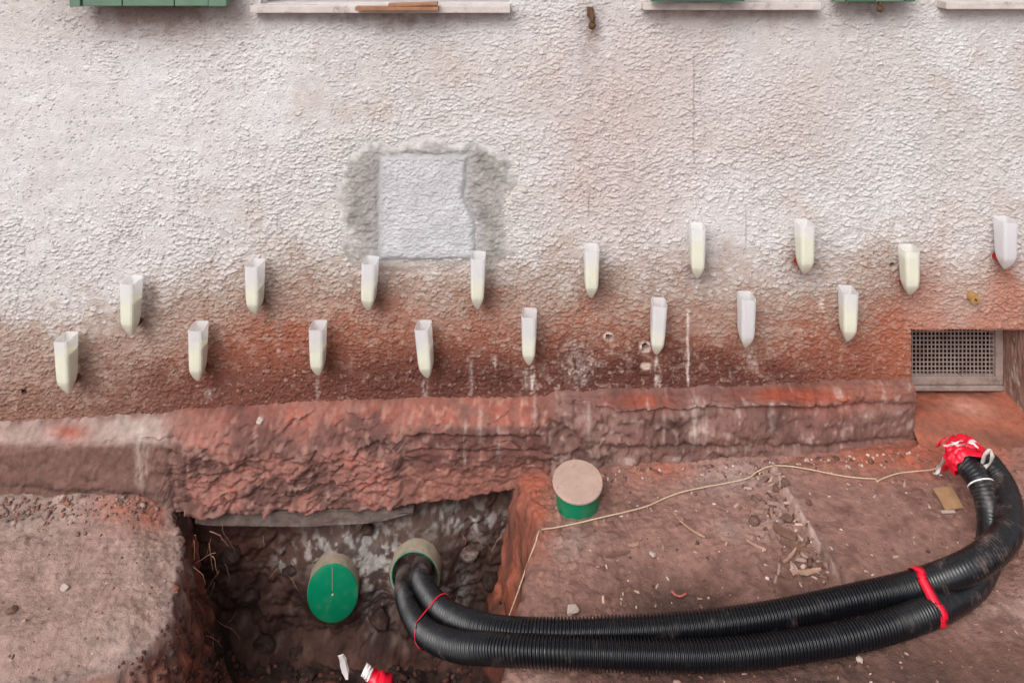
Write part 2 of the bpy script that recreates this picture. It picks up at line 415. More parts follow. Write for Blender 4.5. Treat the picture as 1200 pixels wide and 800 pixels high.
def ground_col(a, b, X, Y, Z):
    s = pit_of(a, b)
    u = 600 + X / (Y - CAM_Y) * F; v = -100 + (CAM_Z - Z) / (Y - CAM_Y) * F
    n = fbm(a * 6, b * 6, 71, 4); n2 = fbm(a * 20, b * 20, 72, 3); n3 = fbm(a * 3, b * 3, 75, 3)
    left = srgb(152, 126, 117); right = srgb(150, 113, 102)
    c = mix(left, right, ss(-.5, .2, a))
    c = mix(c, srgb(172, 146, 136), ss(.1, .6, n) * .6)
    c = mix(c, srgb(96, 68, 62), ss(.05, .6, n2 + n3 * .6) * ss(-.4, .2, a) * .65)
    # red brick dust
    def blob(cx, cy, rx, ry): return np.exp(-((a - cx) / rx) ** 2 - ((b - cy) / ry) ** 2)
    red = srgb(166, 94, 74)
    rm = blob(-.87, -.085, .10, .05) * .8 + blob(.36, -.075, .12, .035) * .6 + blob(.05, -.10, .05, .07) + blob(.95, -.07, .22, .06) * 1.1 + blob(.03, -.16, .05, .14) * 1.0
    c = mix(c, red, np.clip(rm * (.9 + n2 * .7), 0, .9))
    grey = blob(.50, -.10, .10, .05) * .6 + blob(-1.15, -.12, .18, .05) * .35 + blob(-.78, -.38, .06, .05) * .3
    c = mix(c, srgb(168, 150, 143), np.clip(grey, 0, .7))
    c = mix(c, srgb(72, 52, 46), np.clip(blob(.42, -.42, .30, .10) * (.8 + n), 0, .85))
    c = mix(c, srgb(80, 58, 51), np.clip(ss(-.46, -.56, b) * ss(.0, .2, a) * (.75 + .5 * n), 0, .85))
    c = mix(c, srgb(100, 86, 82), np.clip(blob(-1.22, -.10, .10, .04) * (.6 + n2), 0, .7))
    eac, eal, eL = edge_dist(a, b)
    c = mix(c, srgb(206, 180, 168), np.exp(-((eac - .001) / .0035) ** 2) * ss(-.02, .02, eal) * ss(eL + .03, eL - .02, eal) * (.55 + n2))
    # banks and trench floor: soil colour darker further in from the edge, red crumbs along the left bank
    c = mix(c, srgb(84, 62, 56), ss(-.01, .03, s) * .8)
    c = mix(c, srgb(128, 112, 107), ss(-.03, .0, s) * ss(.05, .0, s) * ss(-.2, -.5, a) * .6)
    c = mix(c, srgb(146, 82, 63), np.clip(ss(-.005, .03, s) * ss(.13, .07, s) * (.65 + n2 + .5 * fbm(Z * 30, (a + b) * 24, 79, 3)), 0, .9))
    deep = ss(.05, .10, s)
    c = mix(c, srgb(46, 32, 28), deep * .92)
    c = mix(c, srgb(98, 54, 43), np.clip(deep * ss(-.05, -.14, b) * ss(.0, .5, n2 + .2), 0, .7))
    c = c * (1 + ss(-.01, .03, s) * np.clip(.9 * fbm(Z * 34 + a * 9, (a + b) * 26, 78, 4), -.45, .6))[..., None]
    return c * (1 + .35 * np.clip(n2, -.6, .6) + .22 * np.clip(fbm(a * 70, b * 70, 77, 3), -.6, .6))[..., None]
def spaced(*parts):
    out = []
    for a, b, st in parts: out += list(np.arange(a, b - st * .2, st))
    return np.array(out + [parts[-1][1]])
gx = spaced((-30, -6, 4), (-6, -1.6, .4), (-1.6, -1.3, .02), (-1.3, -.86, .004), (-.86, -.60, .0025), (-.60, -.06, .005), (-.06, .12, .0025), (.12, 1.3, .0034), (1.3, 1.6, .02), (1.6, 6, .4), (6, 30, 4))
gy = spaced((-40, -6, 4), (-6, -1.2, .3), (-1.2, -.66, .02), (-.66, .02, .0034))
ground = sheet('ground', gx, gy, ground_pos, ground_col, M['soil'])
tag(ground, kind='structure')

# ------------------------------------------------------------------ the house wall
house = thing('house_wall', 'rough white plastered house wall with brown rising damp above a crumbling red plinth', 'house wall')
RX0, RX1, RZ1 = .973, 1.255, .31                        # the cellar vent recess
WINS = [(-.612, -.006, 1.103, 2.0), (.328, .730, 1.11, 2.0), (1.052, 1.60, 1.112, 2.0)]
def wallUV(x, z): return 600 + x * 480, -100 + (CAM_Z - z) * 480
def blobUV(U, V, cu, cv, ru, rv): return np.exp(-((U - cu) / ru) ** 2 - ((V - cv) / rv) ** 2)
def patch_outer(x, z):
    """signed field: >0 inside the ring of grey mortar round the repaired hole"""
    U, V = wallUV(x, z)
    U = U + 17 * fbm(x * 11, z * 11, 101, 4); V = V + 12 * fbm(x * 12 + 9, z * 12, 102, 4)
    d = np.minimum(np.minimum(U - 384, 612 - U), np.minimum(V - 160, 330 - V)) / 30 + .25 * fbm(x * 30, z * 30, 103, 2)
    corner = np.hypot(np.maximum(0, np.abs(U - 499) - 62) / 46, np.maximum(0, np.abs(V - 244) - 46) / 36)
    return np.minimum(d, 1.0 - corner)
def patch_inner(x, z):
    U, V = wallUV(x, z)
    U = U + 4 * fbm(x * 20, z * 20, 105, 4); V = V + 3.5 * fbm(x * 20, z * 20, 106, 4)
    r = 549 + 9 * ss(228, 268, V) - 4 * np.exp(-((V - 225) / 16) ** 2)
    return np.minimum(np.minimum(U - 443, r - U), np.minimum(V - 181, 306 - V)) / 10
def stucco_h(x, z, amp=1.0):
    """relief of the rough cast: scattered ragged flakes whose lower lips stand out, over a sandy grain"""
    wx = x + .0035 * noise(x * 110, z * 110, 201) + .0016 * noise(x * 260, z * 260, 204); wz = z + .0035 * noise(x * 110, z * 110, 202) + .0014 * noise(x * 260, z * 260, 205)
    f1, f2, rid, oy, ox = worley(wx / .0125, wz / .0100, 203)
    g1, g2, rid2, oy2, ox2 = worley(wx / .0068, wz / .0060, 207)
    U, V = wallUV(x, z)
    dens = .42 + 1.0 * fbm(x * 3.2, z * 3.2, 211, 3) + .5 * fbm(x * 11, z * 11, 212, 2) + .22 * ss(200, 330, V) + .25 * ss(200, 420, U) - .35 * ss(330, 60, U) * ss(280, 120, V)
    dens = np.clip(dens, .08, 1)
    on = ss(1.05 - dens * .9, 1.12 - dens * .9, rid); on2 = ss(1.0 - dens * .95, 1.1 - dens * .95, rid2)
    lip = lambda o: np.clip(.5 - o * 2.0, 0, 1.3)
    h = .0022 * on * lip(oy) * ss(.0, .16, f2 - f1) * (.5 + rid3_(rid)) + .0025 * on2 * lip(oy2) * ss(0, .2, g2 - g1) * (.4 + rid3_(rid2))
    grit = noise(x * 400, z * 420, 217) + .7 * noise(x * 220, z * 240, 218)
    h = h + .0017 * grit * (.30 + .70 * dens) +     .0012 * fbm(x * 90, z * 100, 213, 3) * (.5 + .5 * dens) + .0024 * fbm(x * 18, z * 20, 215, 3)
    h = h - .0050 * (rid2 > .90) * ss(.42, .15, g1)                            # small pits
    trow = noise(x * 6 + 2 * noise(x * 3, z * 3, 220), z * 28, 219)
    return h * (.64 + .28 * ss(60, 330, V)) + .0012 * trow * ss(.6, .2, dens)
def rid3_(r): return (r * 7.3) % 1.0
def wall_y(x, z):
    U, V = wallUV(x, z)
    h = stucco_h(x, z) + .006 * fbm(x * 2.2, z * 2.2, 221, 2) - .003 * ss(.13, .10, z)
    h = h + .002 * blobUV(U, V, 180, 120, 160, 100)
    for cu, cv, rr in HOLES: h = h - .02 * (np.hypot((U - cu), (V - cv)) < rr)
    return -h
HOLES = [(757, 408, 4.2), (714, 397, 3.6), (1046, 311, 2.4), (28, 461, 3.0)]
def drips(U, V, lst):
    a = 0
    for u0, v0, v1, wd, k in lst:
        wob = u0 + 1.6 * noise(V / 17, V * 0 + u0, 231)
        a = a + k * np.exp(-((U - wob) / wd) ** 2) * ss(v0 - 4, v0 + 6, V) * ss(v1 + 8, v1 - 8, V) * ss(-.35, .35, noise(V / 13, U / 4, 233) + .15 + .5 * noise(V / 3, U / 2, 234))
    return a
DR = [(624, 428, 470, 2.2, .9), (617, 430, 455, 2, .5), (769, 418, 452, 1.8, 1.0), (773, 430, 460, 1.5, .5), (806, 362, 450, 1.5, .8), (498, 445, 465, 3, .4), (580, 415, 440, 1.6, .5), (677, 395, 450, 14, .22),
      (552, 420, 470, 2, .3), (372, 440, 470, 2, .25), (880, 405, 432, 6, .3), (962, 345, 365, 3, .5), (245, 455, 463, 8, .4)]
def wall_col(a, b, X, Y, Z):
    x, z = a, b; U, V = wallUV(x, z)
    n = fbm(x * 3, z * 3, 241, 4); n2 = fbm(x * 9, z * 9, 242, 4); n3 = fbm(x * 28, z * 28, 243, 3)
    c = mix(srgb(216, 209, 206), srgb(226, 223, 223), ss(-.3, .5, n))
    c = mix(c, srgb(206, 192, 184), ss(.0, .7, n2 + .5 * fbm(x * 2, z * 2, 244, 3)) * .6)
    c = mix(c, srgb(232, 230, 232), blobUV(U, V, 150, 160, 170, 130) * .5)
    c = mix(c, srgb(206, 184, 178), np.clip(blobUV(U, V, 740, 150, 120, 160) * .5 + blobUV(U, V, 930, 130, 60, 60) * .3, 0, .6))
    # shadow below shutters and sills painted into the wall colour, mixed with grime
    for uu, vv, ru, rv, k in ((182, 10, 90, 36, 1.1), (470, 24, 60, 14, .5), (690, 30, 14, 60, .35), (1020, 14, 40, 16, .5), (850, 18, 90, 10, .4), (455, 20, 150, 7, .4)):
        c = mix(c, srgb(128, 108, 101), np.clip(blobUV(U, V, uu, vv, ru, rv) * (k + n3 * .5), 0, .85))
    c = c * np.array([.862, .865, .868])
    # damp band
    top = lerp(U, [(-100, 390), (60, 392), (150, 372), (240, 335), (300, 318), (420, 318), (520, 318), (600, 326), (700, 318), (800, 334), (900, 334), (1000, 322), (1060, 300), (1110, 330), (1200, 330), (1400, 330)])
    t = V - top + 28 * n2 + 16 * n + 15 * n3 + 9 * noise(x * 120, z * 120, 252) - 26 * (worley(x / .0125, z / .0100, 203)[2] - .5)
    tan = ss(-58, 30, t) * .85
    c = mix(c, srgb(158, 132, 116), tan)
    br = ss(5, 95, t)
    brown = mix(srgb(154, 95, 76), srgb(108, 64, 54), ss(380, 450, V + 12 * n2))
    leftk = ss(260, 60, U)
    brown = mix(brown, srgb(142, 108, 95), leftk * .8)
    brown = mix(brown, srgb(158, 92, 71), np.clip(blobUV(U, V, 1000, 400, 100, 60) * .45 + blobUV(U, V, 890, 340, 60, 40) * .5 + blobUV(U, V, 330, 400, 90, 40) * .35 + blobUV(U, V, 1055, 380, 24, 90) * .7, 0, .9))
    c = mix(c, brown, br * .95)
    c = mix(c, srgb(80, 50, 46), np.clip((blobUV(U, V, 740, 430, 110, 36) * .8 + blobUV(U, V, 500, 440, 120, 30) * .6 + blobUV(U, V, 890, 440, 80, 25) * .5) * (.8 + n2), 0, .8))
    isl = ss(.16, .24, fbm(x * 34, z * 34, 253, 3)) * ss(-30, 20, t) * ss(150, 60, t)
    c = mix(c, srgb(186, 160, 146), isl * .32)
    crust = ss(.12, .3, fbm(x * 60, z * 50, 254, 3)) * np.clip(blobUV(U, V, 690, 430, 40, 30) + blobUV(U, V, 640, 450, 40, 20) * .7 + blobUV(U, V, 800, 420, 12, 40) * .6, 0, 1)
    c = mix(c, srgb(200, 172, 160), crust * .5)
    # right of the vent line: pinkish plaster with red rinses
    rr = np.clip(blobUV(U, V, 1182, 340, 26, 45) * .9 + blobUV(U, V, 1075, 345, 28, 40) * .55 + blobUV(U, V, 1120, 378, 90, 16) * .5, 0, .9)
    c = mix(c, srgb(172, 112, 92), np.clip(rr * (.9 + n2), 0, .85))
    c = mix(c, srgb(205, 180, 170), blobUV(U, V, 1120, 340, 60, 50) * .35 * (U > 1060))
    # wet halos round the injection holes
    for q in CUPS:
        cu, cb = q[0], q[2]
        dx = 8 if cu < 700 else -4
        c = mix(c, srgb(120, 76, 62), np.clip(blobUV(U, V, cu + dx * .6, cb - 12, 17, 20) * (.5 if q[2] < 372 else .42) * (1 + n2), 0, .6))
    # grey halo and pale dust round the repair
    po = patch_outer(x, z)
    c = mix(c, srgb(206, 204, 200), ss(-.9, .0, po) * .35 * ss(330, 270, V))
    c = mix(c, srgb(226, 212, 204), np.clip(drips(U, V, DR), 0, .85))
    speck = ss(.36, .5, fbm(x * 95, z * 95, 251, 2)) * br
    c = mix(c, srgb(198, 176, 164), speck * .3)
    for cu, cv, rr_ in HOLES:
        d = np.hypot((U - cu + 1), (V - cv + 2)); c = mix(c, srgb(216, 196, 186), ss(rr_ * 2.2, rr_ * 1.4, d + 2 * n3) * (.45 + n3) * (cu > 600) * (cu < 1000)); c = mix(c, srgb(50, 34, 30), d < rr_)
    c = mix(c, srgb(214, 190, 176), ss(8, 4, np.hypot(U - 757, (V - 429) * 1.3)) * .8)
    for vx, v0, v1 in ((303, 215, 245), (813, 60, 200), (325, 245, 275), (874, 240, 290), (690, 225, 260)):   # hairline cracks
        c = mix(c, srgb(110, 96, 90), np.exp(-((U - vx - 2 * noise(V / 14, V * 0, 260)) / .9) ** 2) * ss(v0, v0 + 10, V) * ss(v1, v1 - 10, V) * .5)
    return c
# injection cups: column, row of the rim at the wall side, row of the tip, fill level 0..1, red plug, lean in degrees
CUPS = [(78, 389, 459, .82, 0, -1.0), (156, 323, 391, .70, 0, 2.0), (232, 376, 444, .72, 0, 1.0), (301, 303, 367, .60, 0, .5), (372.5, 375, 438, .60, 0, 0), (435, 300, 362, .55, 0, 3.0),
        (498, 375, 441, .62, 0, -4.5), (560.5, 294, 360, .55, 0, 1.0), (622.5, 361, 426, .50, 0, .5), (693.5, 285, 347, .70, 0, .5), (774.5, 349, 414, .42, 0, 3.0), (819, 261, 325, .80, 1, 0),
        (875, 341, 405, .12, 1, 0.5), (941, 257, 320, .80, 1, -1.5), (995.5, 334, 398, .72, 1, 0), (1066, 286, 344, .92, 1, -2.5), (1178, 253, 314, .06, 1, -1.5)]
def lines(a, b, st, *must):
    v = np.arange(a, b + st * .5, st)
    for m in must:
        k = np.argmin(np.abs(v - m)); v[k] = m
    return np.sort(v)
wx_ = np.concatenate([np.arange(-12, -3, 1.5), np.arange(-3, -1.36, .1), lines(-1.36, 1.34, .0021, RX0, RX1, *[q for w_ in WINS for q in w_[:2]]), [1.42, 1.5, 1.60, 1.7, 2, 2.5, 3, 4.5, 6, 9, 12]])
wz_ = np.concatenate([lines(.03, 1.16, .0021, RZ1, 1.103, 1.11), np.arange(1.2, 2.0, .08), [2.0, 2.2, 2.6, 3.2]])
def wall_keep(x, z):
    k = ~((x > RX0) & (x < RX1) & (z < RZ1))
    for x0, x1, z0, z1 in WINS: k &= ~((x > x0) & (x < x1) & (z > z0) & (z < z1))
    return k
def wall_pos(a, b):
    lim = np.ones(a.shape)
    y = wall_y(a, b) + .005 * ss(-.1, .45, patch_outer(a, b)) + .004 * ss(0, .4, patch_inner(a, b))
    return a, y, b
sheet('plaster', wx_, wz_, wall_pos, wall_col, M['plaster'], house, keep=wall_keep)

# the repaired hole: a ring of grey mortar and a white panel
def ring_pos(a, b):
    s = patch_outer(a, b); si = patch_inner(a, b)
    g1, g2, rid, oy, ox = worley(a / .011 + .3 * noise(a * 60, b * 60, 301), b / .010, 302)
    h = -.0050 + .0050 * ss(0, .5, s) + (.0028 * (rid - .5) * ss(.05, .4, g2 - g1) + .002 * fbm(a * 40, b * 40, 303, 3) - .0014 * oy + .0010 * noise(a * 300, b * 300, 304)) * ss(.25, .5, s) * ss(.3, -.4, si) + .001 * fbm(a * 60, b * 60, 305, 2)
    h = h - .004 * ss(-.6, .1, si)
    return a, -h - .001, b
def ring_col(a, b, X, Y, Z):
    n = fbm(a * 18, b * 18, 311, 4); n2 = fbm(a * 60, b * 60, 312, 2); U, V = wallUV(a, b)
    c = mix(srgb(160, 155, 151), srgb(134, 130, 126), ss(-.2, .5, n))
    c = mix(c, srgb(178, 174, 170), ss(.1, .5, n2) * .6)
    c = mix(c, srgb(164, 163, 164), ss(-1.3, -.1, patch_inner(a, b)) * .75)
    c = mix(c, srgb(170, 146, 132), ss(295, 318, V) * .5)
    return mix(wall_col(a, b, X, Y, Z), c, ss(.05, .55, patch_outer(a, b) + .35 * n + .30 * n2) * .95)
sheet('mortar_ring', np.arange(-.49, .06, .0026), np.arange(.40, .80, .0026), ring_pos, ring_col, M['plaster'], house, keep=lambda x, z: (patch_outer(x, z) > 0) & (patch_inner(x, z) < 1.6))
def panel_pos(a, b):
    si = patch_inner(a, b)
    f1, f2, rid, oy, ox = worley(a / .0075, b / .006, 321)
    h = -.004 + .0055 * ss(0, .6, si) + (.0016 * (rid - .5) - .0016 * oy) * ss(.2, .7, si) + .0016 * fbm(a * 50, b * 60, 322, 3) * ss(.2, .6, si)
    return a, -h - .001, b
def panel_col(a, b, X, Y, Z):
    n = fbm(a * 16, b * 16, 331, 3)
    c = mix(srgb(190, 189, 193), srgb(201, 200, 204), ss(-.4, .4, n)); U, V = wallUV(a, b)
    return mix(c, srgb(164, 163, 164), ss(1.1 + .6 * n, .05, patch_inner(a, b) - .25 * ss(290, 306, V) * 0 + .3 * n) * .9)
sheet('white_panel', np.arange(-.34, -.06, .0024), np.arange(.47, .76, .0024), panel_pos, panel_col, M['plaster'], house, keep=lambda x, z: patch_inner(x, z) > 0)

# plinth: profile swept along the wall, broken into layers
PT = [(-1.6, .065), (-1.24, .072), (-.83, .100), (-.80, .112), (-.5, .128), (-.26, .136), (.08, .140), (.11, .155), (.5, .166), (.95, .186), (1.3, .186)]
PB = [(-12, -.30), (-.84, -.30), (-.80, -.10), (-.70, -.098), (-.30, -.092), (-.22, -.088), (-.05, -.068), (.06, -.040), (.10, -.08), (.2, -.20), (12, -.2)]
def plinth_pos(a, t):
    zt = lerp(a, PT) + .010 * fbm(a * 9, a * 0, 401, 4) + .004 * noise(a * 60, a * 0 + 3, 402); zb = lerp(a, PB) + .005 * fbm(a * 12, a * 0, 403, 3)
    pr = lerp(a, [(-12, .050), (-.86, .050), (-.76, .058), (-.30, .058), (-.22, .054), (.08, .053), (.12, .052), (.70, .046), (.90, .026), (.973, .016), (1.25, .03), (12, .05)])
    ks = np.array([0, .08, .26, .34, .90, .95, 1.0])
    yk = [.012 + 0 * a, -.008 + 0 * a, -pr * .86, -pr, -pr * 1.02, -pr + .012, .03 + 0 * a]
    tp_ = lerp(a, [(-12, 1), (-.82, 1), (-.78, 2.1), (-.28, 2.1), (-.25, 1.25), (.07, 1.2), (.14, .5), (12, .5)])
    zk = [zt + .012, zt, zt - .020 * tp_, zt - .034 * tp_, zb + .008, zb, zb - .004]
    Y = np.zeros(a.shape); Z = np.zeros(a.shape)
    for i in range(6):
        m = (t >= ks[i]) & (t <= ks[i + 1]); f = (t - ks[i]) / (ks[i + 1] - ks[i])
        Y = np.where(m, yk[i] * (1 - f) + yk[i + 1] * f, Y); Z = np.where(m, zk[i] * (1 - f) + zk[i + 1] * f, Z)
    U, V = wallUV(a, Z)
    rough = lerp(a, [(-12, .18), (-.90, .22), (-.76, .9), (-.30, .95), (-.22, .4), (.05, .45), (.14, .85), (.5, .75), (.75, .5), (.97, .35)])
    face = ss(.02, .2, t) * ss(1.0, .93, t)
    n = fbm(a * 11, Z * 15, 411, 4); big = fbm(a * 5, Z * 8, 412, 3)
    wob = n * 1.0 + big * .7
    layer = ss(-.06, .0, wob - .12) * .008 + ss(-.05, .0, wob + .22) * .006 + ss(-.05, .01, big - .2) * .006
    fa, ea = facet(a / .060 + .35 * n, Z / .034 + .35 * big, 415); fb, eb = facet(a / .021 + .3 * n, Z / .014, 416); fc, ec = facet(a / .0085, Z / .0065, 417)
    crease = -.006 * np.exp(-(ea / .05) ** 2) * ss(-.2, .3, n)
    layer = ss(-.02, .0, wob - .12) * .006 + ss(-.02, .0, wob + .22) * .005 + ss(-.02, .01, big - .2) * .006
    h = rough * (layer + .007 * big + .002 * n + .0068 * fa + .0048 * fb + .0020 * fc + crease) + .0012 * fc * (1 - rough) + .002 * fbm(a * 45, Z * 45, 413, 3)
    # long horizontal breaks and joints between the blocks
    def crack(zc, x0, x1, dep, wd): return dep * np.exp(-((Z - zc - .006 * fbm(a * 8, a * 0, 421, 3)) / wd) ** 2) * ss(x0 - .02, x0 + .02, a) * ss(x1 + .02, x1 - .02, a)
    h = h - crack(.145, .12, .96, .016, .0035) - crack(.056 + 0 * a, .24, .95, .012, .0045) - crack(.045, -.26, .10, .008, .004) - crack(.085, -.26, .06, .010, .004)
    h = h + .004 * ss(.142, .152, Z) * ss(.12, .2, a) * face                                            # upper lip on the right
    h = h - .009 * ss(.088, .080, Z) * ss(-.27, -.25, a) * ss(.09, .06, a)                              # block face set back under its red band
    h = h + .014 * blobUV(a, Z, .90, .12, .05, .022) 
    for xj, dep in ((-.808, .007), (-.262, .005), (.092, .007), (-.40, .003)): h = h - dep * np.exp(-((a - xj - .006 * fbm(Z * 20, Z * 0 + xj, 422, 2)) / .006) ** 2)
    h = h * face
    return a, Y - h, Z + .003 * noise(a * 40, t * 20, 431) * face
def plinth_col(a, t, X, Y, Z):
    U = 600 + X / (Y - CAM_Y) * F; V = -100 + (CAM_Z - Z) / (Y - CAM_Y) * F
    n = fbm(a * 7, Z * 9, 441, 4); n2 = fbm(a * 22, Z * 26, 442, 4); n3 = fbm(a * 60, Z * 60, 443, 2)
    c = mix(srgb(138, 101, 93), srgb(108, 78, 72), ss(-.2, .5, n)) + np.zeros(a.shape + (3,))
    red = srgb(170, 99, 84); pinkred = srgb(166, 114, 103)
    l = ss(222, 186, U + 14 * n2)
    c = mix(c, mix(srgb(126, 94, 86), srgb(176, 152, 144), ss(526, 514, V + 3 * n2) * .9), l)
    c = mix(c, red, np.clip(blobUV(U, V, 82, 506, 22, 10), 0, 1) * l)
    c = mix(c, srgb(190, 172, 164), np.clip(blobUV(U, V, 160, 500, 40, 14) * .6, 0, 1) * l)
    c = mix(c, srgb(156, 132, 124), ss(578, 590, V + 4 * n2) * l * .7); c = mix(c, srgb(60, 44, 40), np.exp(-((V - 574 - 6 * fbm(a * 9, a * 0, 445, 3) - (U - 100) * .07) / 1.6) ** 2) * l * .8)
    m = ss(186, 222, U + 14 * n2) * ss(498, 462, U + 14 * n2)
    c = mix(c, mix(mix(pinkred, red, ss(-.1, .5, n2)), srgb(112, 79, 73), ss(-.28, .2, n + .6 * n2)), m)
    c = mix(c, red, np.clip(m * ss(520, 490, V) * (.3 + n2), 0, .8))
    c = mix(c, srgb(178, 138, 126), np.clip(m * ss(.1, .5, n3 + n2) * .4, 0, .5))
    m2 = ss(462, 498, U + 14 * n2) * ss(662, 626, U + 14 * n2)
    c = mix(c, mix(red, srgb(200, 132, 112), ss(.0, .4, n3)), np.clip(m2 * ss(502, 496, V + 4 * n2) * (.6 + n2), 0, .8))
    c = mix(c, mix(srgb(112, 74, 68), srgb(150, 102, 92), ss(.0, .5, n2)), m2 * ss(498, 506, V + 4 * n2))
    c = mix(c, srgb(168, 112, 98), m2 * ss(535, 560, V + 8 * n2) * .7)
    m3 = ss(626, 662, U + 14 * n2)
    c = mix(c, srgb(168, 140, 130), np.clip(m3 * (blobUV(U, V, 690, 500, 45, 28) + blobUV(U, V, 820, 500, 20, 40) * .6 + ss(522, 535, V)) * (.2 + n2), 0, .55))
    c = mix(c, srgb(170, 84, 62), np.clip(m3 * (blobUV(U, V, 930, 462, 60, 8) * 1.3 + blobUV(U, V, 750, 470, 40, 10) * .7 + blobUV(U, V, 1000, 470, 60, 20) * .5) * (1 + n2), 0, .95))
    c = mix(c, srgb(176, 154, 144), np.clip(blobUV(U, V, 1030, 484, 28, 12) * (.5 + n2), 0, .7))
    c = mix(c, srgb(150, 100, 86), m3 * blobUV(U, V, 1020, 458, 60, 10) * .9)
    c = mix(c, srgb(205, 184, 174), np.clip(ss(.30, .5, n3 + n2 * .5) * (m3 + m2 * .5 + .25) * .28, 0, .35))
    d = drips(U, V, [(163, 498, 570, 5, .7), (172, 520, 560, 3, .5), (545, 490, 545, 1.6, .6), (563, 475, 520, 3, .5), (584, 500, 540, 2, .5), (627, 460, 500, 2, .6), (690, 470, 520, 3, .5), (814, 465, 520, 5, .8), (826, 470, 515, 3, .6), (905, 470, 510, 3, .4), (985, 455, 480, 3, .35), (470, 500, 540, 3, .3), (778, 480, 520, 2, .4)])
    c = mix(c, srgb(216, 198, 188), np.clip(d * .7, 0, .6))
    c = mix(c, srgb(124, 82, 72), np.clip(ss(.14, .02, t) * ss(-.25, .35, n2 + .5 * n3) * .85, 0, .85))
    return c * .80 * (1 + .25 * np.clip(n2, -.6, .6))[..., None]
px_ = np.concatenate([np.arange(-12, -1.36, .7), np.arange(-1.36, RX0, .0036), [RX0]])
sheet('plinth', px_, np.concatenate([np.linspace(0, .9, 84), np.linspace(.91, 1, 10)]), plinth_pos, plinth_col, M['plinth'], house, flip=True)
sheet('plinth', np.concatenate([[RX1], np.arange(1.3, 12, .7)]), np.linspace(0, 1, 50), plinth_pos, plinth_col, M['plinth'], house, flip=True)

# grey slab that sticks out under the plinth over the trench
def slab_pos(a, t):
    x0, x1 = -.752, -.235
    th = t * 2 * np.pi; cy = np.clip(1.7 * np.cos(th), -1, 1); cz = np.clip(1.7 * np.sin(th), -1, 1)
    n = fbm(a * 16, th * .6, 461, 3)
    bow = lerp(a, [(-.752, 0), (-.5, -.004), (-.235, .012)])
    thick = .017 * (.12 + .88 * ss(-.235, -.33, a)) * (.8 + .2 * ss(-.752, -.72, a))
    return a, -.020 + cy * (.032 + .008 * n), -.112 + bow + cz * thick + .004 * n
sheet('concrete_ledge', np.linspace(-.752, -.235, 130), np.linspace(0, 1, 33), slab_pos, None, M['concrete'], house)
def end_cap(): pass

# foundation masonry at the back of the trench, with its loose stones
def found_pos(a, b):
    f1, f2, rid, oy, ox = worley(a / .075 + .5 * noise(a * 12, b * 12, 471), b / .055, 472)
    h = .009 * rid + .005 * ss(.02, .3, f2 - f1) + .020 * fbm(a * 12, b * 12, 473, 4) + .008 * fbm(a * 45, b * 45, 474, 4) + .004 * ridged(a * 60, b * 60, 477, 2)
    for o_ in ((-.4265, -.289), (-.230, -.254)):
        k = ss(.13, .075, np.hypot(a - o_[0], (b - o_[1]) / 1.15)); h = h * (1 - k) + (.042 + .004 * fbm(a * 40, b * 40, 476, 2)) * k
    h = h + .06 * ss(-.40, -.50, b + .03 * fbm(a * 6, a * 0, 475, 3))
    h = h - .02 * ss(-.16, -.12, b)
    return a, .022 - h, b
def found_col(a, b, X, Y, Z):
    U = 600 + X / (Y - CAM_Y) * F; V = -100 + (CAM_Z - Z) / (Y - CAM_Y) * F
    n = fbm(a * 10, b * 10, 481, 4); n2 = fbm(a * 30, b * 30, 482, 3)
    c = mix(srgb(92, 64, 56), srgb(66, 44, 39), ss(-.3, .4, n))
    c = mix(c, srgb(128, 104, 92), np.clip(ss(.1, .6, n2) * .6 + blobUV(U, V, 470, 620, 100, 30) * .4 + blobUV(U, V, 560, 690, 20, 60) * .2, 0, .7))
    pale = blobUV(U, V, 425, 645, 40, 30) + blobUV(U, V, 390, 645, 50, 20) * .8 + blobUV(U, V, 540, 610, 60, 18) * .6 + blobUV(U, V, 530, 690, 20, 30) * .6 + blobUV(U, V, 440, 690, 18, 50) * .4 + blobUV(U, V, 335, 655, 12, 16) * .6
    c = mix(c, srgb(196, 188, 182), np.clip(pale * (ss(-.12, .25, n2 + .6 * fbm(a * 70, b * 70, 483, 3)) * 1.35 + .1), 0, .92))
    c = mix(c, srgb(110, 62, 50), np.clip(blobUV(U, V, 300, 640, 80, 30) * .4 + ss(745, 790, V) * .4 * (n2 + .7), 0, .6))
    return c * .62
sheet('foundation', np.arange(-.90, .12, .0034), np.arange(-.62, -.02, .0034), found_pos, found_col, M['masonry'], house)
rg = random.Random(21)
spots = [(270, 650, .03, .022), (300, 640, .026, .018), (342, 668, .028, .02), (250, 690, .024, .018), (290, 700, .03, .022), (330, 720, .028, .02), (310, 755, .03, .02), (265, 745, .026, .02), (443, 725, .028, .03), (432, 675, .02, .018),
         (508, 628, .034, .022), (470, 625, .024, .016), (550, 650, .03, .022), (540, 700, .022, .03), (575, 680, .024, .03), (565, 630, .022, .018), (430, 620, .022, .014), (400, 625, .024, .016), (365, 635, .02, .014), (580, 615, .018, .014),
         (455, 770, .024, .016), (400, 755, .03, .018), (350, 765, .028, .018), (440, 640, .018, .014), (415, 645, .02, .016), (330, 635, .018, .014)]
for i, (u, v, rx, rz) in enumerate(spots):
    if min(math.hypot(u - 393, (v - 685) / 1.15), math.hypot(u - 487, (v - 668) / 1.15)) < 44: continue
    if i % 2: continue
    me = lumpy((rx, .020, rz), 40 + i, 2, .22)
    o = link('stone', me, M['darkstone'] if i % 3 or u < 350 else M['stone'], house); o.scale = (1, .7, 1); o.location = P(u, v, 1.876 if v < 740 else 1.856); o.rotation_euler = (0, rg.uniform(-.4, .4), rg.uniform(-.3, .3))
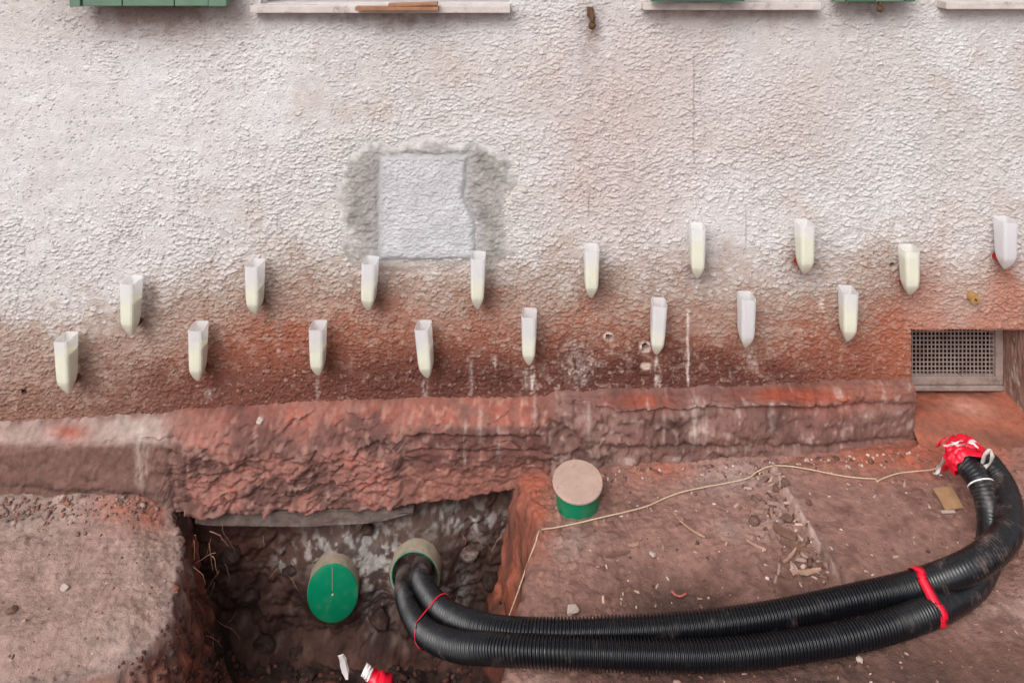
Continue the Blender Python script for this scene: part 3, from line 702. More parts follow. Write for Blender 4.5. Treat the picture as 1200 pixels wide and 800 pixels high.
# cellar vent recess and grille
def plain_stain(c1, c2, sc, seed, extra=None):
    def f(a, b, X, Y, Z):
        n = fbm(X * sc + Y * 31, Z * 2 * sc - Y * 11, seed, 4); c = mix(c1, c2, ss(-.3, .4, n))
        return extra(c, X, Y, Z, n) if extra else c
    return f
DV = .105
def jamb_y(t, z):
    y0 = np.interp(z, [0, .14, .16, .175, .19, .4], [-.014, -.014, -.010, -.004, .0, .0]); return y0 + t * (DV - y0)
jy = np.linspace(0, 1, 36); jz = np.linspace(.0, RZ1, 70)
sheet('recess_jamb', jy, jz, lambda a, b: (RX1 - .004 * fbm(a * 20, b * 20, 501, 3) + 0 * a, jamb_y(a, b), b), plain_stain(srgb(150, 116, 104), srgb(112, 84, 76), 9, 502, lambda c, X, Y, Z, n: mix(c, srgb(188, 170, 160), ss(.15, .3, n) * .7)), M['plinth'], house)
sheet('recess_jamb', jy, jz, lambda a, b: (RX0 + .003 * fbm(a * 20, b * 20, 503, 3) + 0 * a, jamb_y(a, b), b), plain_stain(srgb(170, 104, 84), srgb(140, 90, 76), 9, 504), M['plinth'], house, flip=True)
sheet('recess_lintel', np.linspace(RX0, RX1, 60), np.linspace(-.006, DV, 20), lambda a, b: (a, b, RZ1 - .003 * fbm(a * 20, b * 20, 505, 3)), plain_stain(srgb(160, 104, 84), srgb(140, 90, 76), 9, 506), M['plinth'], house)
def ledge_pos(a, b):
    t = (b + .16) / (DV + .16)
    z = .012 + .083 * ss(0, .75, t) + .006 * fbm(a * 9, b * 9, 507, 3) + .003 * fbm(a * 40, b * 40, 508, 3) - .03 * ss(.05, .0, t)
    return a, b, z + .012 * ss(1.20, 1.26, a) * t
sheet('recess_ledge', np.arange(RX0 - .005, 1.262, .004), np.arange(-.16, DV + .004, .004), ledge_pos, plain_stain(srgb(160, 93, 73), srgb(142, 88, 72), 5, 509, lambda c, X, Y, Z, n: mix(mix(c, srgb(206, 150, 130), np.exp(-((X - 1.14) / .05) ** 2 - ((Y - .04) / .03) ** 2) * .7), srgb(112, 72, 60), np.clip(np.exp(-((X - 1.20) / .07) ** 2 - ((Y + .05) / .04) ** 2) * (1 + n), 0, .8))), M['plinth'], house)
vent = bpy.data.objects.new('vent_grille', None); COL.objects.link(vent); vent.parent = house
gx0, gx1, gz0, gz1 = RX0 - .01, 1.252, .108, .308
vy = DV - .012
bm = bmesh.new(); fw = .019
bm_box(bm, gx0, gx1, vy - .012, vy + .01, gz1 - .022, gz1, .0015); bm_box(bm, gx0, gx1, vy - .014, vy + .012, gz0, gz0 + .012, .002)
bm_box(bm, gx0, gx1, vy - .010, vy + .01, gz0 + .0145, gz0 + .034, .0015)
bm_box(bm, gx1 - fw, gx1, vy - .011, vy + .0095, gz0 + .0345, gz1 - .0225, .0015)
bm_box(bm, gx0, gx0 + .012, vy - .011, vy + .0095, gz0 + .0345, gz1 - .0225, .0015)
bm_link('grille_frame', bm, M['vent_metal'], vent)
def lattice():
    nx, nz = 26, 13; x0, x1, z0, z1 = gx0 + .012, gx1 - fw, gz0 + .034, gz1 - .022
    ex = np.linspace(x0, x1, nx + 1); ez = np.linspace(z0, z1, nz + 1); bw = .0013
    cx = np.sort(np.concatenate([ex - bw, ex + bw])); cz = np.sort(np.concatenate([ez - bw, ez + bw]))
    cx[0] = x0; cx[-1] = x1; cz[0] = z0; cz[-1] = z1
    V = [(x, vy - .002, z) for z in cz for x in cx]; Fs = []
    W = len(cx)
    for j in range(len(cz) - 1):
        for i in range(W - 1):
            if i % 2 == 1 and j % 2 == 1: continue
            Fs.append((j * W + i, j * W + i + 1, (j + 1) * W + i + 1, (j + 1) * W + i))
    me = bpy.data.meshes.new('lattice'); me.from_pydata(V, [], Fs)
    o = link('lattice', me, M['vent_metal'], vent); s = o.modifiers.new('thick', 'SOLIDIFY'); s.thickness = .0015; s.offset = -1
    return o
lattice()
box('vent_shaft', RX0 - .02, RX1 + .02, vy + .02, vy + .22, .06, .36, M['dark'], vent, 0)

# windows, sills and shutters along the top
for k, (x0, x1, z0, z1) in enumerate(WINS):
    wn = bpy.data.objects.new('window', None); COL.objects.link(wn); wn.parent = house
    bm = bmesh.new(); bm_box(bm, x0 - .014, x1 + .010 if k else x1 + .002, -.040, .09, z0 - .019, z0 - .001, .0025)
    bm_link('sill', bm, M['sill'], wn)
    bm = bmesh.new(); e = .045
    bm_box(bm, x0, x1, .055, .10, z0, z0 + .05, .003); bm_box(bm, x0, x1, .055, .10, z1 - .05, z1, .003)
    bm_box(bm, x0, x0 + e, .056, .099, z0 + .05, z1 - .05, .003); bm_box(bm, x1 - e, x1, .056, .099, z0 + .05, z1 - .05, .003)
    bm_box(bm, (x0 + x1) / 2 - .02, (x0 + x1) / 2 + .02, .057, .098, z0 + .05, z1 - .05, .003)
    bm_link('frame', bm, M['white_paint'], wn)
    box('pane', x0 + .02, x1 - .02, .074, .08, z0 + .02, z1 - .02, M['glass'], wn, 0)
    bm = bmesh.new()
    for (a0, a1, b0, b1) in ((x0 - .03, x0, z0 - .005, z1), (x1, x1 + .03, z0 - .005, z1), (x0 - .03, x1 + .03, z1, z1 + .03)):
        bm_box(bm, a0, a1, .012, .12, b0, b1, 0)
    bm_link('reveal', bm, M['white_paint'], wn)
def shutter(x0, x1, zb, y0, boards, mat, edge):
    sh = bpy.data.objects.new('shutter', None); COL.objects.link(sh); sh.parent = house
    n = len(boards) - 1
    for i in range(n):
        a = x0 + (x1 - x0) * boards[i]; b = x0 + (x1 - x0) * boards[i + 1]
        box('board', a + .0012, b - .0012, y0 - .024 - (.006 if (i in (0, n - 1) and edge) else 0), y0, zb + (.0 if i else -.001), 2.02, mat[i % len(mat)], sh, .002)
    box('batten', x0 + .03, x1 - .03, y0 + .001, y0 + .02, zb + .08, zb + .16, mat[0], sh, .002)
shutter(-1.045, -.672, 1.103, -.035, [0, .075, .33, .66, .88, 1], [M['green_paint']], True)
shutter(.325, .545, 1.117, -.052, [0, .12, .42, .72, 1], [M['deep_green_paint']], True)
shutter(.765, .958, 1.113, -.030, [0, .14, .5, .86, 1], [M['green_paint'], M['deep_green_paint']], False)
# small iron catch under the right shutter and anchor in the plaster
def hook(u, v, d, s, nm, label, cat):
    t = thing(nm, label, cat, loc=P(u, v, d))
    tube('stem', [(0, .03, .012 * s), (0, -.008, .012 * s), (.001, -.014, .004 * s), (0, -.012, -.018 * s)], .0042 * s, M['rust'], t, 8)
    me = lumpy((.0075 * s, .007, .008 * s), 3, 2, .2, False); o = link('knob', me, M['rust'], t); o.location = (0, -.012, -.012 * s); smooth(me)
    me = lumpy((.0065 * s, .007, .007 * s), 4, 2, .2, False); o = link('knob', me, M['rust'], t); o.location = (.001, -.010, .004 * s); smooth(me)
    bm = bmesh.new(); bm_box(bm, -.008 * s, .004 * s, -.004, .02, .004 * s, .022 * s, .002); bm_link('plate', bm, M['rust'], t)
    return t
hook(693, 22, 1.862, 1.25, 'iron_hook', 'rusty iron hook stub in the white plaster between the middle windows', 'hook')
hook(1028, 4, 1.84, 1.0, 'shutter_catch', 'small rusty catch beneath the narrow green shutter at top right', 'catch')
plug = thing('wall_plug', 'round tan plastic plug in pinkish plaster above the cellar vent', 'plug', loc=P(1141, 349, 1.865))
bm = bmesh.new(); bmesh.ops.create_cone(bm, cap_ends=True, segments=24, radius1=.0125, radius2=.011, depth=.016); bm.transform(Matrix.Rotation(R(90), 4, 'X')); bmesh.ops.bevel(bm, geom=[e for e in bm.edges if e.calc_face_angle(0) > 1], offset=.0015, segments=2, affect='EDGES'); bm_link('disc', bm, M['tan_plastic'], plug)
bm = bmesh.new(); bmesh.ops.create_cone(bm, cap_ends=True, segments=12, radius1=.003, radius2=.003, depth=.004); bm.transform(Matrix.Translation((0, -.009, 0)) @ Matrix.Rotation(R(90), 4, 'X')); bm_link('pin', bm, M['rust'], plug)
strip = thing('wooden_strip', 'short brown strip of wood lying on the sill of the widest window', 'wood strip', loc=P(466, 8, 1.83))
o = box('lower_board', -.098, .098, -.018, .012, -.0075, .0015, M['wood'], strip, .001)
o = box('upper_board', -.02, .096, -.016, .010, .002, .009, M['wood'], strip, .001); o.rotation_euler = (0, R(-1.5), 0)
for k in range(30):
    pass

# ------------------------------------------------------------------ injection cups
CUP_LABELS = [
    'milky cup of yellow resin hanging lowest and farthest left on the wall', 'cup nearly full of yellow resin high on the left, leftmost of the upper row',
    'resin cup in the lower row, second from the left edge of the wall', 'cup of the upper row midway between the leftmost one and the grey mortar patch',
    'half filled cup of the lower row hanging third from the left', 'resin cup just under the lower left corner of the grey mortar patch',
    'tilted cup of the lower row leaning left below the white patch', 'narrow cup just under the lower right corner of the white patch',
    'lower row cup with white drips running down the wall under its tip', 'resin cup of the upper row, next one right of the white patch',
    'angled cup beside the two drill holes above a white lime run', 'full yellow cup with red plug, upper of two left of the empty lower cup',
    'almost empty white cup in the lower row on brown damp plaster', 'full yellow cup with red plug above and between the two rightmost lower cups',
    'full yellow cup with red plug, rightmost of the lower row', 'brim full cup hanging above the left end of the cellar vent',
    'empty white cup at far right above the tan wall plug']
def cup_ring(t, ins=0.0):
    w_ = np.interp(t, [0, .6, .72, .80, .88, .95, 1], [.0350, .0325, .0312, .0275, .0210, .0135, .0060]) / 2 - ins
    dp = np.interp(t, [0, .6, .72, .80, .88, .95, 1], [.050, .043, .040, .035, .026, .016, .007]) / 2 - ins
    yc = np.interp(t, [0, .74, 1], [-.046, -.042, -.036])
    w_ = max(w_, .0012); dp = max(dp, .0012); c = min(w_, dp) * .38
    pts = []
    for sx, sy in ((1, 1), (-1, 1), (-1, -1), (1, -1)):
        q = [(sx * (w_ - c), sy * dp), (sx * (w_ - c * .3), sy * (dp - c * .3)), (sx * w_, sy * (dp - c))]
        if sx * sy > 0: q = q[::-1]
        pts += q
    return [(x, yc + y) for x, y in pts]
def loft(rings, cap0=False, cap1=False):
    V = [p for r in rings for p in r]; n = len(rings[0]); Fs = []
    for i in range(len(rings) - 1):
        for j in range(n):
            Fs.append((i * n + j, i * n + (j + 1) % n, (i + 1) * n + (j + 1) % n, (i + 1) * n + j))
    if cap0: Fs.append(tuple(range(n))[::-1])
    if cap1: Fs.append(tuple((len(rings) - 1) * n + j for j in range(n)))
    return V, Fs
TS = [0, .02, .2, .4, .6, .68, .74, .79, .85, .90, .94, .97, .99, 1.0]
def cup_shell(h):
    out = [[(x, y, -t * h) for x, y in cup_ring(t)] for t in TS]
    inn = [[(x, y, -t * h) for x, y in cup_ring(t, .0011)] for t in TS[:-1]]
    rings = inn[::-1] + out
    V, Fs = loft(rings, True, True)
    me = bpy.data.meshes.new('shell'); me.from_pydata(V, [], Fs); bm = bmesh.new(); bm.from_mesh(me); bmesh.ops.recalc_face_normals(bm, faces=bm.faces); bm.to_mesh(me); bm.free()
    return me
def cup_liquid(h, lev):
    t0 = 1 - lev * .88 - .02
    ts = [t0] + [t for t in TS if t > t0 + .02][:-1]
    V, Fs = loft([[(x, y, -t * h) for x, y in cup_ring(t, .0017)] for t in ts], True, True)
    me = bpy.data.meshes.new('resin'); me.from_pydata(V, [], Fs); bm = bmesh.new(); bm.from_mesh(me); bmesh.ops.recalc_face_normals(bm, faces=bm.faces); bm.to_mesh(me); bm.free()
    return me
for (u, vt, vb, lev, redp, lean), lab in zip(CUPS, CUP_LABELS):
    top = P(u, vt + 7, CAM_Y * -1 - .046); zt = CAM_Z - (vt + 100) / F * 1.853; zb = CAM_Z - (vb + 100) / F * 1.840
    h = zt - zb
    yt = float(wall_y(np.array([top.x]), np.array([zb]))[0])
    c = thing('injection_cup', lab, 'cup', 'resin injection cups stuck in the wall', loc=(top.x, yt * .5, zt))
    c.rotation_euler = (R(-1.5), R(lean), R(random.uniform(-6, 6) if 0 < u < 1150 else 0))
    link('shell', cup_shell(h), M['cup'], c)
    link('resin', cup_liquid(h, lev), M['liquid'], c)
    tube('nozzle', [(0, -.034, -h * .93), (0, -.012, -h * .90), (0, .012, -h * .87)], [.005, .0065, .0075], M['red_plug'] if redp else M['brown_plug'], c, 10)

# ------------------------------------------------------------------ green sewer pipes
def lathe_tube(name, prof, mat, parent, seg=48, axis='Y', sz=1.0):
    """prof: list of (radius, along); closed shape of revolution"""
    th = np.linspace(0, 2 * np.pi, seg, endpoint=False); V = []
    for r, y in prof:
        for t in th:
            V.append((r * math.cos(t), y, r * sz * math.sin(t)) if axis == 'Y' else (r * math.cos(t), r * math.sin(t), y))
    Fs = [(i * seg + j, i * seg + (j + 1) % seg, (i + 1) * seg + (j + 1) % seg, (i + 1) * seg + j) for i in range(len(prof) - 1) for j in range(seg)]
    me = bpy.data.meshes.new(name); me.from_pydata(V, [], Fs)
    bm = bmesh.new(); bm.from_mesh(me); bmesh.ops.remove_doubles(bm, verts=bm.verts, dist=1e-6); bmesh.ops.recalc_face_normals(bm, faces=bm.faces); bm.to_mesh(me); bm.free()
    smooth(me); me.set_sharp_from_angle(angle=R(35))
    return link(name, me, mat, parent)
p1 = thing('capped_pipe', 'green pipe stub with a flat green cap coming out of the trench wall', 'pipe', loc=P(390, 694.5, 1.828))
p1.rotation_euler = (R(2), 0, R(4))
lathe_tube('pipe', [(.0, .001), (.0605, .001), (.0605, .10), (.0, .10)], M['dusty_pvc'], p1, sz=1.2)
lathe_tube('cap', [(.0, -.004), (.056, -.004), (.0595, -.002), (.0600, .0005), (.0, .0005)], M['green_pvc'], p1, sz=1.2)
lathe_tube('centre_pin', [(0, -.0062), (.0022, -.0055), (.0026, -.0038), (0, -.0038)], M['palestone'], p1, 12)
bm = bmesh.new(); bm_box(bm, -.0009, .0009, -.0050, -.0035, .010, .066, .0003); bm_link('mould_seam', bm, M['dusty_pvc'], p1)
p2 = thing('open_pipe', 'open green pipe stub in the trench wall with both black conduits entering it', 'pipe', loc=P(486, 675, 1.826))
p2.rotation_euler = (R(2), 0, R(-3))
lathe_tube('pipe', [(.0555, .0), (.0595, .0), (.0605, .003), (.0605, .10), (.0545, .10), (.0545, .003), (.0555, 0)], M['dusty_pvc'], p2, sz=1.1)
lathe_tube('inner_rim', [(.0535, -.001), (.0552, -.0015), (.0558, -.0005), (.0552, .0), (.054, .012), (.0535, -.001)], M['green_pvc'], p2, sz=1.1)
lathe_tube('inside', [(.0, .095), (.0543, .095), (.0543, .099), (0, .099)], M['dark'], p2, sz=1.1)
gp = Q(677, 588, .0)
p3 = thing('upright_pipe', 'short upright green pipe with a dusty round lid standing right of the trench', 'pipe', loc=(gp.x, gp.y, float(gz(gp.x, gp.y)) - .006))
p3.rotation_euler = (R(9), R(-1.0), 0)
lathe_tube('pipe', [(.0, -.03), (.047, -.03), (.0485, .02), (.0500, .058), (0, .058)], M['green_pvc'], p3, axis='Z')
lathe_tube('lid', [(.0, .0575), (.0545, .0575), (.056, .059), (.056, .0625), (.0545, .064), (0, .0645)], M['lid_dust'], p3, axis='Z')

# ------------------------------------------------------------------ the two black conduits
RC = .0232
LP = 1.905
p2l = p2.location
A_pts = [(p2l.x + .022, .10, p2l.z + .006), (p2l.x + .020, .0, p2l.z + .006), Q(492, 674, -.195), Q(503, 697, -.15), Q(523, 718, -.085), Q(558, 734, -.015), Q(600, 741, .030), Q(650, 742, .050), Q(700, 740.5, .057), Q(800, 735, .058), Q(900, 723, .059), Q(1000, 702, .061), Q(1080, 684, .074), Q(1142, 660, .106), Q(1178, 628, .120), Q(1183, 598, .130), Q(1177, 572, .140), Q(1164, 551, .153), Q(1157, 543, .156)]
B_pts = [(p2l.x - .024, .10, p2l.z - .022), (p2l.x - .024, .0, p2l.z - .020), Q(474, 690, -.232), Q(481, 716, -.19), Q(498, 740, -.115), Q(532, 756, -.038), Q(580, 760, .030), Q(650, 763.5, .056), Q(750, 767, .058), Q(850, 767, .058), Q(950, 754, .058), Q(1020, 740, .058), Q(1090, 716, .056), Q(1136, 688, .055), Q(1156, 655, .061), Q(1162, 622, .085), Q(1158, 590, .12), Q(1146, 561, .145), Q(1130, 541, .158)]
def conduit(pts, label, seed):
    p, s = resample(catmull(pts, 400), .00085)
    pitch = .0064
    k = (s / pitch) % 1.0
    prof = np.where(k < .60, np.sin(np.clip(k / .60, 0, 1) * np.pi) ** .7, 0.0)
    flex = ss(s[-1] - .34, s[-1] - .50, s) * ss(.20, .30, s)                         # fine, dust-filled ribs near both ends
    rad = RC + .0030 * ss(s[-1] - .55, s[-1] - .2, s) - .0048 * (.05 + .95 * flex) * (1 - prof)
    dust = .34 * ss(.36, .10, s) + .12 * ss(s[-1] - .45, s[-1] - .2, s) - .06 * (1 - prof) + .05 * noise(s * 12, s * 0, seed)
    col = np.stack([dust, dust, dust], 1)
    o = tube('conduit', p, rad, M['conduit'], None, 26, True, np.clip(col, 0, 1))
    tag(o, label, 'conduit', 'black corrugated conduits')
    return p
pA = conduit(A_pts, 'upper black corrugated conduit, the one lying nearer the wall and ending further right', 5)
pB = conduit(B_pts, 'lower black corrugated conduit, the one nearest the viewer passing under the other', 9)

def band(name, ia, width, thick, mat, parent=None, skew=0.0, ib=None, slack=.0015, n=64):
    """a strap pulled tight round both conduits near point ia of the upper one"""
    a = pA[ia]; T = pA[min(ia + 6, len(pA) - 1)] - pA[ia - 6]; T /= np.linalg.norm(T)
    if ib is None:
        ib = int(np.argmin(np.abs((pB - a) @ T) + 5 * (np.linalg.norm(pB - a, axis=1) > .2)))
    b = pB[ib]; c = (a + b) / 2
    e = b - a; e -= T * (e @ T); L = np.linalg.norm(e); e /= L; f = np.cross(T, e)
    r = RC + slack + (.0008 if ia > len(pA) * .5 else 0); loop = []
    for k in range(n):
        t = 2 * math.pi * k / n; ce, cf = math.cos(t), math.sin(t)
        off = (L / 2 if ce > 0 else -L / 2)
        loop.append(c + e * (off + r * ce) + f * (r * cf) + T * (skew * (ce)) + T * .002 * math.sin(5 * t))
    loop = np.array(loop)
    d = np.gradient(np.concatenate([loop[-2:], loop, loop[:2]]), axis=0)[2:-2]; d /= np.linalg.norm(d, axis=1)[:, None]
    nrm = loop - c; nrm -= T * (nrm @ T)[:, None]; nrm -= d * np.sum(nrm * d, 1)[:, None]; nrm /= np.linalg.norm(nrm, axis=1)[:, None]
    Wd = np.cross(d, nrm)
    V = []; 
    for k in range(n):
        ww = width * (.5 + .04 * math.sin(k * .4))
        V += [loop[k] - Wd[k] * ww, loop[k] + nrm[k] * thick * .6, loop[k] + Wd[k] * ww, loop[k] + nrm[k] * (thick * 1.1)]
        V[-4] = V[-4] + nrm[k] * thick * .5; V[-2] = V[-2] + nrm[k] * thick * .5
    Fs = [(k * 4 + j, k * 4 + (j + 1) % 4, ((k + 1) % n) * 4 + (j + 1) % 4, ((k + 1) % n) * 4 + j) for k in range(n) for j in range(4)]
    me = bpy.data.meshes.new(name); me.from_pydata([tuple(v) for v in V], [], Fs); smooth(me)
    return link(name, me, mat, parent)
def idx_at(p, u):
    uu = 600 + p[:, 0] / (p[:, 1] - CAM_Y) * F
    return uu
ua = idx_at(pA, 0)
mid = len(pA) // 3
iA = int(np.argmin(np.abs(ua[:int(len(pA) * .8)] - 1080)))
t = band('red_tape', iA, .019, .0005, M['red_tape']); tag(t, 'wide red tape strapped round both conduits on the right', 'tape')
iA2 = int(np.argmin(np.abs(ua[:mid] - 519)))
t = band('red_tie', iA2, .006, .0012, M['red_tape'], skew=.012, slack=.001); tag(t, 'thin red tie round both conduits just outside the open pipe', 'tie')
# white ring on the lower conduit near its end
def ringband(p, i, width, thick, mat, name, n=40):
    a = p[i]; T = p[min(i + 5, len(p) - 1)] - p[i - 5]; T /= np.linalg.norm(T); e = np.cross(T, [0, 0, 1]); e /= np.linalg.norm(e); f = np.cross(T, e)
    V = []
    for k in range(n):
        t = 2 * math.pi * k / n; d = e * math.cos(t) + f * math.sin(t)
        for o_, r in ((-width / 2, RC + .0004), (width / 2, RC + .0004), (width / 2, RC + thick), (-width / 2, RC + thick)): V.append(a + T * o_ + d * (r + .003))
    Fs = [(k * 4 + j, k * 4 + (j + 1) % 4, ((k + 1) % n) * 4 + (j + 1) % 4, ((k + 1) % n) * 4 + j) for k in range(n) for j in range(4)]
    me = bpy.data.meshes.new(name); me.from_pydata([tuple(v) for v in V], [], Fs); smooth(me); return link(name, me, mat)
o = ringband(pB, len(pB) - 55, .0026, .0012, M['white_tape'], 'cable_tie'); tag(o, 'white cable tie on the end of the conduit by the red wrapping', 'cable tie')

# ribbons
def ribbon(name, pts, width, mat, parent=None, up=(0, 0, 1), thick=.0008, twist=0.0, taper=None):
    p = np.array([list(q) for q in catmull(pts, 26)]); T = np.gradient(p, axis=0); T /= np.linalg.norm(T, axis=1)[:, None]
    V = []
    for k in range(len(p)):
        s = np.cross(T[k], up); s /= np.linalg.norm(s) + 1e-9; nn = np.cross(s, T[k]); a = twist * k / len(p) + .25 * math.sin(k * .8)
        s2 = s * math.cos(a) + nn * math.sin(a); n2 = np.cross(s2, T[k]); ww = width * .5 * (1 if not taper else np.interp(k / len(p), *taper))
        V += [p[k] - s2 * ww + n2 * thick, p[k] + n2 * thick * 2.5, p[k] + s2 * ww + n2 * thick, p[k] + s2 * ww - n2 * thick, p[k] - s2 * ww - n2 * thick]
    Fs = [(k * 5 + j, k * 5 + (j + 1) % 5, (k + 1) * 5 + (j + 1) % 5, (k + 1) * 5 + j) for k in range(len(p) - 1) for j in range(5)]
    Fs += [(4, 3, 2, 1, 0), tuple((len(p) - 1) * 5 + j for j in range(5))]
    me = bpy.data.meshes.new(name); me.from_pydata([tuple(v) for v in V], [], Fs); smooth(me); return link(name, me, mat, parent)
# crumpled red and white tape over the two cut ends
endA, endB = Vector(pA[-1]), Vector(pB[-1]); ce = (endA + endB) / 2
dirn = (Vector(pA[-1]) - Vector(pA[-60]) + Vector(pB[-1]) - Vector(pB[-60])).normalized()
wrap = thing('tape_wrapping', 'crumpled red and white barrier tape bound over the cut conduit ends', 'tape', loc=ce)
def wrap_mesh():
    T = np.array(dirn); e = np.array(endA - endB); L = np.linalg.norm(e); e = e - T * (e @ T); e /= np.linalg.norm(e); f = np.cross(T, e)
    nb, seg = 26, 56; V = []; C_ = []
    for i in range(nb):
        s = i / (nb - 1); along = -.006 + .062 * s
        k = np.interp(s, [0, .1, .45, .7, .9, 1], [1.10, 1.16, 1.10, .86, .56, .14])
        for j in range(seg):
            t = 2 * math.pi * j / seg; off = (L / 2) * (.35 if math.cos(t) > 0 else -1) * min(1, abs(math.cos(t)) * 3)
            cr = 1 + (.12 + .30 * s) * float(fbm(np.array([t * 2.2]), np.array([s * 5]), 601, 3)[0])
            q = (e * (off * .8 - L * .10 + (RC + .004) * math.cos(t) * .9) + f * (RC + .004) * math.sin(t)) * k * cr + T * (along + .012 * float(noise(np.array([t * 1.7]), np.array([s * 3]), 603))) 
            V.append(q)
            st = math.sin(along * 95 + t * 1.1 + 1.5 * float(noise(np.array([t]), np.array([s * 4]), 605)))
            C_.append(srgb(226, 20, 50) if st < .965 else srgb(236, 214, 214))
    q = np.array([(i * seg + j, i * seg + (j + 1) % seg, (i + 1) * seg + (j + 1) % seg, (i + 1) * seg + j) for i in range(nb - 1) for j in range(seg)])
    return mesh_np('wrapping', np.array(V), q, np.array(C_))
M['tape_striped'] = stain_mat('striped_tape', var=.06, bumps=((70, .4, .004),), rough=.35, spec=.5)
link('wrapping', wrap_mesh(), M['tape_striped'], wrap)
def lw(u, v, z): return Q(u, v, z) - ce
ribbon('tape_tail', [lw(1118, 524, .16), lw(1110, 534, .13), lw(1106, 542, .10), lw(1097, 553, .07), lw(1101, 557, .062)], .016, M['white_tape'], wrap, twist=.6)
ribbon('tape_tail', [lw(1120, 530, .15), lw(1112, 541, .115), lw(1106, 551, .085)], .012, M['red_tape'], wrap, twist=-.4)
ribbon('tape_tail', [lw(1120, 517, .185), lw(1130, 519, .20), lw(1142, 524, .20), lw(1150, 529, .19)], .016, M['red_tape'], wrap, twist=.5)
ribbon('tape_tail', [lw(1108, 527, .155), lw(1117, 520, .19), lw(1128, 517, .195)], .008, M['white_tape'], wrap, twist=.5)
ribbon('tape_tail', [lw(1099, 523, .155), lw(1103, 517, .17), lw(1110, 513, .178)], .010, M['red_tape'], wrap, twist=.7)
ribbon('tape_tail', [lw(1132, 522, .196), lw(1140, 519, .203), lw(1147, 527, .195)], .007, M['white_tape'], wrap, twist=.2)
lp = [Q(1151, 545, .165), Q(1154, 533, .19), Q(1161, 528, .20), Q(1163, 534, .195), Q(1160, 543, .175), Q(1154, 548, .165), Q(1150, 546, .164)]
o = ribbon('plastic_loop', lp, .010, M['clear'], None, up=(.3, -.8, .4), thick=.0006); tag(o, 'clear plastic strap loop standing beside the red tape wrapping', 'plastic loop')

# ------------------------------------------------------------------ string
def on_ground(u, v, lift=.003):
    z = 0.02
    for _ in range(25):
        q = Q(u, v, z); z = z * .5 + .5 * (float(gz(q.x, q.y)) + lift)
    return Q(u, v, z)
sp = [Q(1108, 538, .135), Q(1102, 545, .10), Q(1092, 550, .075)] + [on_ground(u, v, .004) for u, v in ((1072, 552), (1050, 555), (1031, 562), (1028, 565), (1026, 561), (1010, 560), (985, 557), (950, 550), (925, 546), (903, 546), (888, 552), (876, 560), (850, 566), (828, 570), (800, 576), (780, 583), (760, 592), (735, 599), (700, 607), (675, 613), (650, 618), (636, 620))] + [Q(631, 624, .004), Q(627, 637, -.006), Q(619, 658, -.028), Q(608, 690, -.062), Q(600, 712, -.088), Q(594, 728, -.105)]
rs, ss_ = resample(catmull(sp, 400), .004)
o = tube('string', rs,   .0014 + .0003 * np.sin(ss_ * 900), M['string'], None, 6); tag(o, 'pale string running across the soil from the tape down into the trench', 'string')

# ------------------------------------------------------------------ loose pieces on the soil
def rest(o, u, v, sink=.3, half=.01, rot=None):
    q = on_ground(u, v, 0); o.location = (q.x, q.y, q.z + half * (1 - sink * 2)); o.rotation_euler = rot or (random.uniform(-.3, .3), random.uniform(-.3, .3), random.uniform(0, 6))
card = thing('cardboard_scrap', 'small torn square of brown cardboard on the soil by the conduits', 'cardboard')
bm = bmesh.new(); bm_box(bm, -.021, .021, -.022, .022, -.002, .002, .0004); bmesh.ops.subdivide_edges(bm, edges=bm.edges, cuts=3, use_grid_fill=True)
for q in bm.verts: q.co.z += .002 * math.sin(q.co.x * 90) + .0015 * math.cos(q.co.y * 80)
bm_link('sheet', bm, M['card'], card); rest(card, 1111, 590, 0, .012, (R(22), R(4), R(8)))
bm = bmesh.new(); bm_box(bm, -.02, .012, -.003, .003, -.0005, .0005, .0002); o = bm_link('torn_edge', bm, M['palestone'], card); o.location = (-.012, -.025, -.002)
stones = [(884, 612, .014, .012, .012, 'soilstone', 'grey brown stone, larger of the pair right of the upright pipe'), (923, 610, .012, .010, .009, 'soilstone', 'brown clod beside the buried slab edge'),
          (672, 716, .016, .012, .009, 'palestone', 'pale stone lying right behind the conduits near the trench corner'), (765, 651, .010, .007, .005, 'palestone', 'white flat chip on the dark hollow of soil'),
          (920, 568, .012, .010, .009, 'soilstone', 'round clod below the string at its highest bend'), (909, 575, .009, .008, .008, 'soilstone', 'smaller clod just left of the round clod below the string'),
          (948, 590, .008, .008, .006, 'soilstone', 'small crumb of soil on the edge of the buried slab'), (76, 690, .009, .008, .007, 'palestone', 'pale pebble on the bare left bank'),
          (1150, 605, .007, .006, .005, 'palestone', 'white pebble beside the cardboard scrap'), (14, 716, .012, .010, .008, 'soilstone', 'flat lump of soil at the left edge of the bank'), (1007, 775, .008, .007, .005, 'palestone', 'pale pebble in front of the conduits')]
for i, (u, v, a, b, c, m, lab) in enumerate(stones):
    o = link('stone', lumpy((a, b, c), 80 + i, 2, .2), M[m]); tag(o, lab, 'stone', 'loose stones on the soil'); rest(o, u, v, .25, c)
o = link('stone', lumpy((.010, .009, .012), 99, 2, .2), M['palestone']); tag(o, 'pale pebble stuck on the upper edge of the red plinth', 'stone', 'loose stones on the soil'); o.location = P(305, 494, 1.80)
